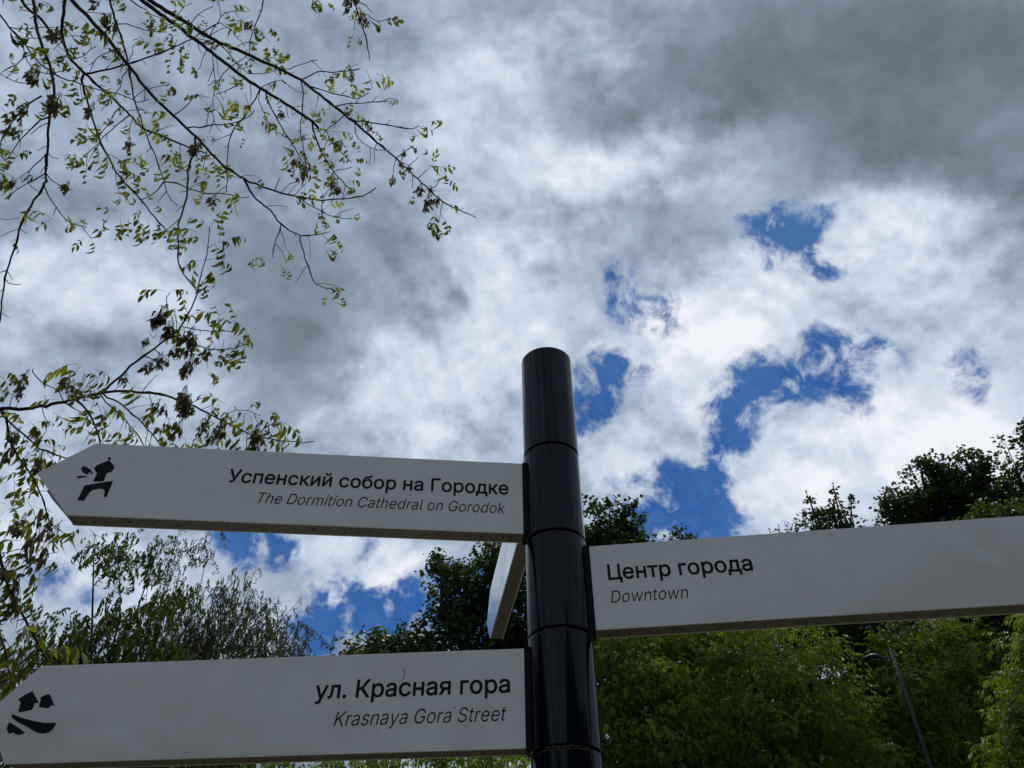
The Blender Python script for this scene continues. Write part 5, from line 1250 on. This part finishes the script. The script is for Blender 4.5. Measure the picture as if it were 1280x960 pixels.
# thin bare stem of that tree
# --- centre and right, far
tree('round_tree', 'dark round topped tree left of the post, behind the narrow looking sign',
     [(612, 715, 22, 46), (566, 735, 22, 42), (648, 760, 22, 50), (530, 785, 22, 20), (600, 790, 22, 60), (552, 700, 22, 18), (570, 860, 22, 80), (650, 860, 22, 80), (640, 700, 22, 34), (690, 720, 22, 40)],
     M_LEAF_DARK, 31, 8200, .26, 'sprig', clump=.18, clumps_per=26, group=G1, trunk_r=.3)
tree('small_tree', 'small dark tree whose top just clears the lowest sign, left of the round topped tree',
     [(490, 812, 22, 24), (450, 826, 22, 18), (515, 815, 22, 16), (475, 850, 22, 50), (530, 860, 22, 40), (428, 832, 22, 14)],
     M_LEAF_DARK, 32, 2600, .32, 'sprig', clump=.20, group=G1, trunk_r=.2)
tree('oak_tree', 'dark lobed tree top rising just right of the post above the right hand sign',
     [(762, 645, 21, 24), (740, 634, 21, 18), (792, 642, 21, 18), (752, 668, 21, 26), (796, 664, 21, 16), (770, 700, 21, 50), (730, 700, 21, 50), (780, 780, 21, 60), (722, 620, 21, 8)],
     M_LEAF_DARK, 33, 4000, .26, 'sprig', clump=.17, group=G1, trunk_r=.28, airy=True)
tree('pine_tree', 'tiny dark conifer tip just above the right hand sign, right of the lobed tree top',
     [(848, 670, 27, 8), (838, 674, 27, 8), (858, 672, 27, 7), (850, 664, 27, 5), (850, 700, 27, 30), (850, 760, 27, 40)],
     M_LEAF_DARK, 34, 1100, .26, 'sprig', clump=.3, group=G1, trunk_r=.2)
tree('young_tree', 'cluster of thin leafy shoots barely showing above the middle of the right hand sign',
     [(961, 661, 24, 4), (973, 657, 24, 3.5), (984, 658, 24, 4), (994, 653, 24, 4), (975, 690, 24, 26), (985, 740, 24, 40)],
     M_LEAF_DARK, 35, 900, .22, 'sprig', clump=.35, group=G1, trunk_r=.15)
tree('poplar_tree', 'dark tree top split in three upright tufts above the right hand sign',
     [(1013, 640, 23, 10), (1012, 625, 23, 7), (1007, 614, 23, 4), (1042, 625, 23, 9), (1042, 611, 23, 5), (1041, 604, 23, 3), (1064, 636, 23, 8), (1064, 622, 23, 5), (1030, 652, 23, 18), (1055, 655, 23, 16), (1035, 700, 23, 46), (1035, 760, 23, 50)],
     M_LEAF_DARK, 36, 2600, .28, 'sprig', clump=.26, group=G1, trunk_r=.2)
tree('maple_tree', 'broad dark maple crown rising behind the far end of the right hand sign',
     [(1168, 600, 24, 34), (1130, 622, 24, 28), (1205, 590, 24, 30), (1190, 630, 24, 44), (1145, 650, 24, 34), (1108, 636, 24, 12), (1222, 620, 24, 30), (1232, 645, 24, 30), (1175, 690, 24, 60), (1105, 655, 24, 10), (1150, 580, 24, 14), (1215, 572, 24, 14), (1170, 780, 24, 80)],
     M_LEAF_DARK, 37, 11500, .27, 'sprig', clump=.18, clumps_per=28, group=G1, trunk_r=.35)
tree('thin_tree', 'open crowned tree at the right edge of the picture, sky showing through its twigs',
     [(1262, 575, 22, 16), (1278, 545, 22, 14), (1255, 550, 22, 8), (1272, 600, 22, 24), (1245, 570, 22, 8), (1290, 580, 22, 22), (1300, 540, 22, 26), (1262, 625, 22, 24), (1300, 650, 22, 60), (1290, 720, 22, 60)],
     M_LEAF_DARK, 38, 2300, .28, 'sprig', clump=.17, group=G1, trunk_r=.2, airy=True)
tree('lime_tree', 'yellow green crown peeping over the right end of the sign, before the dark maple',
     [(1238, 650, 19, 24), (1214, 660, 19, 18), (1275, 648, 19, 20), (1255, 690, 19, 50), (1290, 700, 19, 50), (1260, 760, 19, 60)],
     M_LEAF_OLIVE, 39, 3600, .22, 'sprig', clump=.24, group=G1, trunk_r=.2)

# --- the bright wall of foliage below the right hand sign
G2 = 'bright green maples below the right hand sign'
kw = dict(clump=.21, clumps_per=46, trunk_r=.16, hang=.35, flat=.38, leaf_n=5, shell=.35, group=G2, pit0=.12)
tree('box_elder_tree', 'bright green leafy tree filling the view just right of the post, under the sign',
     [(790, 835, 17, 62), (860, 815, 17.5, 56), (800, 910, 16.5, 72), (880, 900, 16.8, 66), (755, 790, 17, 50), (840, 775, 18, 46), (770, 960, 16.4, 60), (850, 980, 16.2, 80), (700, 950, 16.8, 60), (800, 1080, 16.5, 120)],
     M_LEAF_MASS, 41, 23000, .19, **kw)
tree('box_elder_tree', 'bright green leafy tree under the right hand sign, just left of the street lamp',
     [(950, 830, 17.5, 60), (1010, 850, 17.2, 56), (920, 780, 18, 44), (1000, 790, 18, 46), (950, 900, 16.8, 70), (1030, 920, 16.8, 66), (1055, 850, 17.4, 26), (960, 975, 16.3, 80), (1060, 970, 16.6, 60), (980, 1080, 16.5, 120)],
     M_LEAF_MASS, 42, 23000, .19, **kw)
tree('box_elder_tree', 'darker green leafy tree directly behind the street lamp pole',
     [(1150, 820, 18, 54), (1200, 800, 18, 50), (1130, 880, 17.8, 56), (1200, 880, 17.5, 62), (1110, 940, 17.4, 60), (1190, 960, 17.2, 70), (1140, 785, 18.2, 34), (1250, 820, 18, 46), (1250, 900, 18, 60), (1160, 1080, 17.5, 120)],
     M_LEAF_MASS, 43, 23000, .19, **kw)
tree('box_elder_tree', 'lime green leafy tree cut off by the right edge, below the right hand sign',
     [(1276, 815, 14, 26), (1290, 860, 14, 40), (1272, 900, 14, 28), (1300, 930, 14, 50), (1262, 960, 14, 34), (1320, 800, 14, 50), (1340, 880, 14, 70), (1300, 1040, 14, 80)],
     M_LEAF_LIME, 44, 7500, .19, **kw)
tree('hedge_tree', 'low green tree showing as a thin strip beneath the lowest sign',
     [(640, 965, 13, 42), (580, 968, 13, 44), (510, 972, 13, 44), (440, 976, 13, 44), (370, 980, 13, 44), (300, 984, 13, 44), (230, 986, 13, 44), (160, 990, 13, 44), (560, 1090, 13, 90), (400, 1090, 13, 90)],
     M_LEAF_MASS, 45, 9500, .22, **{**kw, 'group': G1})
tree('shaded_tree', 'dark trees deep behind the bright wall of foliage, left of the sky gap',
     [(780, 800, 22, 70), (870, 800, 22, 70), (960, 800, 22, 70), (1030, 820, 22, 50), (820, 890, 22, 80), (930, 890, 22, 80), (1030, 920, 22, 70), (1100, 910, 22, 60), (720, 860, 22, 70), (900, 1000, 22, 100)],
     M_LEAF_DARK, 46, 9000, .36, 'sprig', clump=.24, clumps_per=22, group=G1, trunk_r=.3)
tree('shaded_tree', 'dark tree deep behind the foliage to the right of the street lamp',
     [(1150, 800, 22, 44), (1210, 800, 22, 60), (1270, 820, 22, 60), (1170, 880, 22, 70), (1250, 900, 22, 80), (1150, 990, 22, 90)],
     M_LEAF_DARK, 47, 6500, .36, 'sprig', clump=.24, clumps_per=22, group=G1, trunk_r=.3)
tree('gap_tree', 'sparse dark branches crossing the small bright sky gap above the lamp head',
     [(1080, 800, 20, 22), (1068, 830, 20, 20), (1098, 835, 20, 20), (1075, 775, 20, 20), (1085, 870, 20, 30)],
     M_LEAF_DARK, 48, 620, .24, 'sprig', clump=.3, group=G1, trunk_r=.12, airy=True)

# --- unseen wood added behind the camera: shades board faces, reflects in the enamel
rng = np.random.default_rng(77)
n = 26000
az = rng.uniform(math.radians(80), math.radians(280), n)
top = 6.6 + 1.5 * np.sin(az * 3) + .7 * np.sin(az * 7 + 1)
rad = rng.uniform(13.5, 20, n)
zz = top * rng.uniform(0, 1, n) ** .8
gapn = np.sin(az * 31) + np.sin(az * 47 + 2)
keep = (gapn > -9) | (zz < 4)
pos = np.stack([np.sin(az) * rad, np.cos(az) * rad + 1, zz], 1)[keep]
m_ = len(pos)
var = []
for _ in range(6):
    V, Fc = [], []
    for k in range(5):
        v, f = leaflet_lo(rng.uniform(.5, .8), rng.uniform(.4, .6), .2)
        kk = len(V); V.extend((v @ rotm(rng.uniform(0, 6.28), rng.uniform(-.5, .9), 0).T + rng.normal(0, .3, 3)).tolist()); Fc.extend([tuple(i + kk for i in t) for t in f])
    var.append((np.array(V), np.array(Fc, int)))
v, f, t = scatter(var, pos, rng.uniform(0, 6.28, m_), rng.normal(.2, .4, m_), rng.uniform(.6, 1.2, m_), rng.uniform(0, 1, m_), rng)
obj('added_woodland', mesh_from('added_woodland', v, f, False, t), M_LEAF_OLIVE, kind='stuff')
